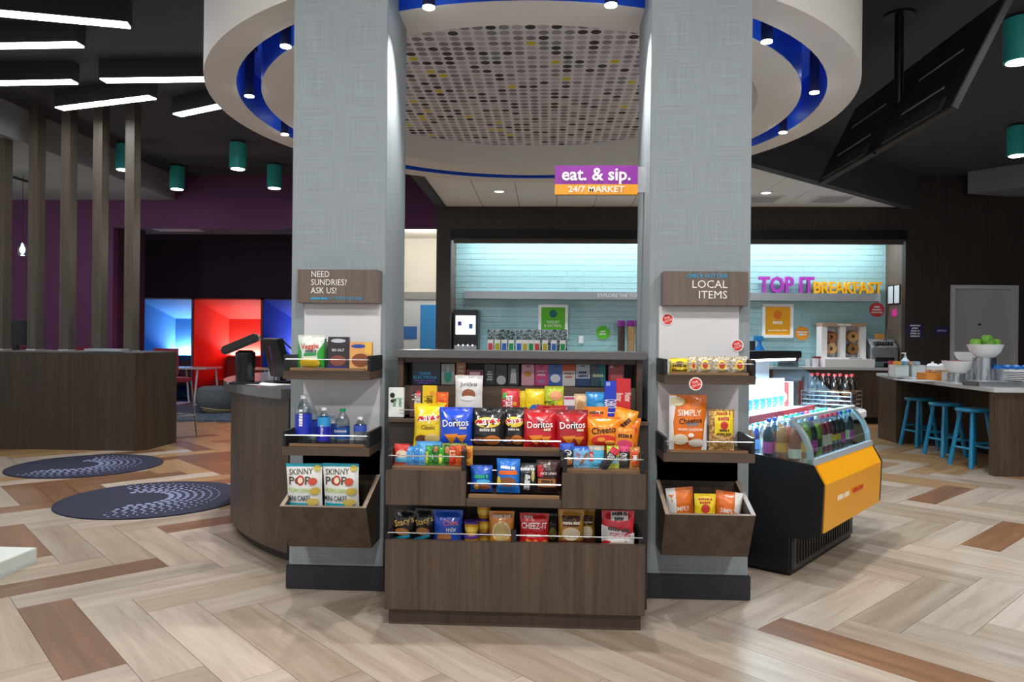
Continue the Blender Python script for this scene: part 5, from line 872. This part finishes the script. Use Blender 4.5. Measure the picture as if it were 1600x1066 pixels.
# ================================================================== ISLAND ITEMS
def isl_at(px, Y): return atY(px, 590, Y).x
def onisl(mb, name, m, px, Y, lab, cat, group=None, z=IT, smooth=False, bevel=0): o = mb.build(name, m, None, smooth, bevel); o.location = (isl_at(px, Y), Y, z); return tag(o, lab, cat, group)
BOWL = lambda r, h: [(r*.45, 0), (r*.5, .005), (r*.82, h*.45), (r, h), (r*.96, h), (r*.78, h*.48), (r*.4, .02)]
onisl(MB().lathe([(.115, 0), (.115, .285)], 28), 'steel_riser', STEEL, 1538, 8.6, 'tall steel riser under the apple bowl', 'riser', smooth=True)
onisl(MB().lathe(BOWL(.185, .15), 28, caps=False), 'fruit_bowl', PWHITE, 1539, 8.6, 'white bowl of green apples on tall riser', 'bowl', z=IT+.286, smooth=True)
for k, (dx, dy, dz) in enumerate(((-.11, 0, .165), (.0, -.1, .16), (.11, 0, .165), (-.02, .1, .165), (.02, .0, .21))):
    o = MB().lathe([(.014, -.046), (.04, -.046), (.056, -.01), (.054, .022), (.034, .045), (.009, .037)], 16).build('apple', mat(['#8cc84a', '#6aa838'][k % 2], .35), smooth=True); o.location = (isl_at(1539, 8.6)+dx, 8.6+dy, IT+.286+dz); tag(o, ['green apple at the rim of bowl, beside red bowl', 'green apple at the front rim of bowl', 'green apple at the rim of bowl, beside blue packs', 'green apple at the back rim of bowl', 'green apple on top of the pile'][k], 'apple', 'green apples')
    MB().tube([(0, 0, .033), (.004, 0, .055)], .003, 6).build('stem', mat('#5a4a28', .7), o)
onisl(MB().lathe([(.09, 0), (.09, .1)], 24), 'steel_riser', STEEL, 1494, 8.75, 'short steel riser under the berry bowl', 'riser', smooth=True)
o = onisl(MB().lathe(BOWL(.165, .14), 28, caps=False), 'serving_bowl', PWHITE, 1496, 8.75, 'white bowl of red berries on short riser', 'bowl', z=IT+.101, smooth=True)
onisl(MB().lathe([(.02, 0), (.13, .02), (.12, .035), (.02, .045)], 20), 'berries', speckle('#7a1c2c', '#b84858', 60), 1496, 8.75, 'dark red berries filling the white bowl', 'fruit', z=IT+.205, smooth=True)
onisl(MB().lathe([(.10, 0), (.10, .22)], 24), 'steel_riser', STEEL, 1513, 9.3, 'middle steel riser behind the berry bowl', 'riser', smooth=True)
onisl(MB().lathe(BOWL(.14, .12), 24, caps=False), 'serving_bowl', PWHITE, 1510, 9.3, 'white bowl standing behind the berry bowl', 'bowl', z=IT+.221, smooth=True)
for k, (px, Y) in enumerate(((1457, 10.2), (1475, 10.3))):
    o = empty('sugar_canister', (isl_at(px, Y), Y, IT), 0, 'white lidded canister ' + ('next to the pastry tray' if k == 0 else 'beside the berry bowl'), 'canister', 'white canisters'); MB().lathe([(.08, 0), (.085, .14)], 6).build('jar', PWHITE, o); MB().lathe([(.09, .14), (.06, .17), (.015, .18), (.02, .2)], 6).build('lid', PWHITE, o)
o = empty('pastry_tray', (isl_at(1466, 9.1), 9.1, IT), 0, 'white box tray of pastries with an orange end', 'tray'); Bx('tray_body', PWHITE, (-.02, .2, -.12, .12, 0, .1), o, .004); Bx('orange_end', mat('#e8923a', .5), (-.2, -.02, -.12, .12, 0, .09), o, .004); Bx('pastries', speckle('#e8d0b0', '#c8844a', 40), (-.12, .17, -.09, .09, .09, .125), o, .01)
for k, (px, Y, w) in enumerate(((1404, 10.2, .09), (1430, 10.2, .09))): onisl(MB().box(-w, w, -.1, .1, 0, .15), 'white_caddy', mat('#dfe6e8', .4), px, Y, ['white packet caddy next to the red carton', 'white packet caddy next to the soap bottle'][k], 'caddy', 'packet caddies', bevel=.006)
for k, px in enumerate((1402, 1412, 1421, 1431)): onisl(MB().box(-.03, .03, -.06, .06, 0, .05), 'sugar_packets', mat(['#e8b048', '#78b0d0', '#c8a890', '#a8c0d0'][k], .6), px, 10.15, ['amber', 'blue', 'tan', 'pale blue'][k]+' bundle of packets on the white caddies', 'packets', 'packet bundles', z=IT+.151, bevel=.008)
onisl(MB().box(-.045, .045, -.05, .05, 0, .2), 'juice_carton', mat('#c83a4a', .45), 1395, 10.35, 'red carton at the far end of the island', 'carton', bevel=.004)
o = empty('soap_bottle', (isl_at(1414, 10.42), 10.42, IT), 0, 'white and blue pump bottle behind the caddies', 'bottle'); MB().lathe([(.05, 0), (.055, .2), (.02, .24), (.02, .26)], 16).build('bottle_body', mat('#cfe4ee', .3), o, smooth=True); MB().lathe([(.01, .26), (.01, .31)], 8).build('pump', PWHITE, o); Bx('nozzle', PWHITE, (-.05, .01, -.01, .01, .3, .315), o)
onisl(MB().box(-.2, .2, -.14, .14, 0, .006), 'paper_stack', mat('#c8d8e4', .6), 1432, 8.9, 'pale blue papers lying on the island', 'paper'); onisl(MB().box(-.13, .13, -.1, .1, 0, .006), 'steel_plate', STEEL, 1404, 9.75, 'flat steel plate lying at the far end of island', 'plate')
for k, px in enumerate((1578, 1606)): onisl(MB().box(-.1, .1, -.14, .14, 0, .16), 'utensil_crate', mat('#dde0e6', .4), px, 8.5, ['white crate under the blue packs, by the riser', 'white crate under the blue packs, by the plates'][k], 'crate', 'white crates', bevel=.005)
for k in range(5): onisl(MB().lathe([(.01, -.02), (.045, -.012), (.05, .012), (.02, .028)], 12), 'blue_pack', mat('#1a7ad8', .4), 1560+k*14, 8.44+.06*(k % 2), 'blue wrapped pack heaped on the white crates', 'pack', 'blue packs', z=IT+.182, smooth=True)
onisl(MB().box(-.26, .26, -.16, .16, 0, .05), 'steel_tray', STEEL, 1556, 7.95, 'low steel tray at the near corner of island', 'tray', bevel=.004)
for k in range(6): onisl(MB().lathe([(.08, 0), (.135, .012), (.135, .017), (.08, .012)], 28), 'plate', PWHITE, 1590, 8.0, ['bottom', 'second', 'third', 'fourth', 'fifth', 'top'][k]+' white plate of the stack on the island', 'plate', 'stacked plates', z=IT+.052+.018*k, smooth=True)
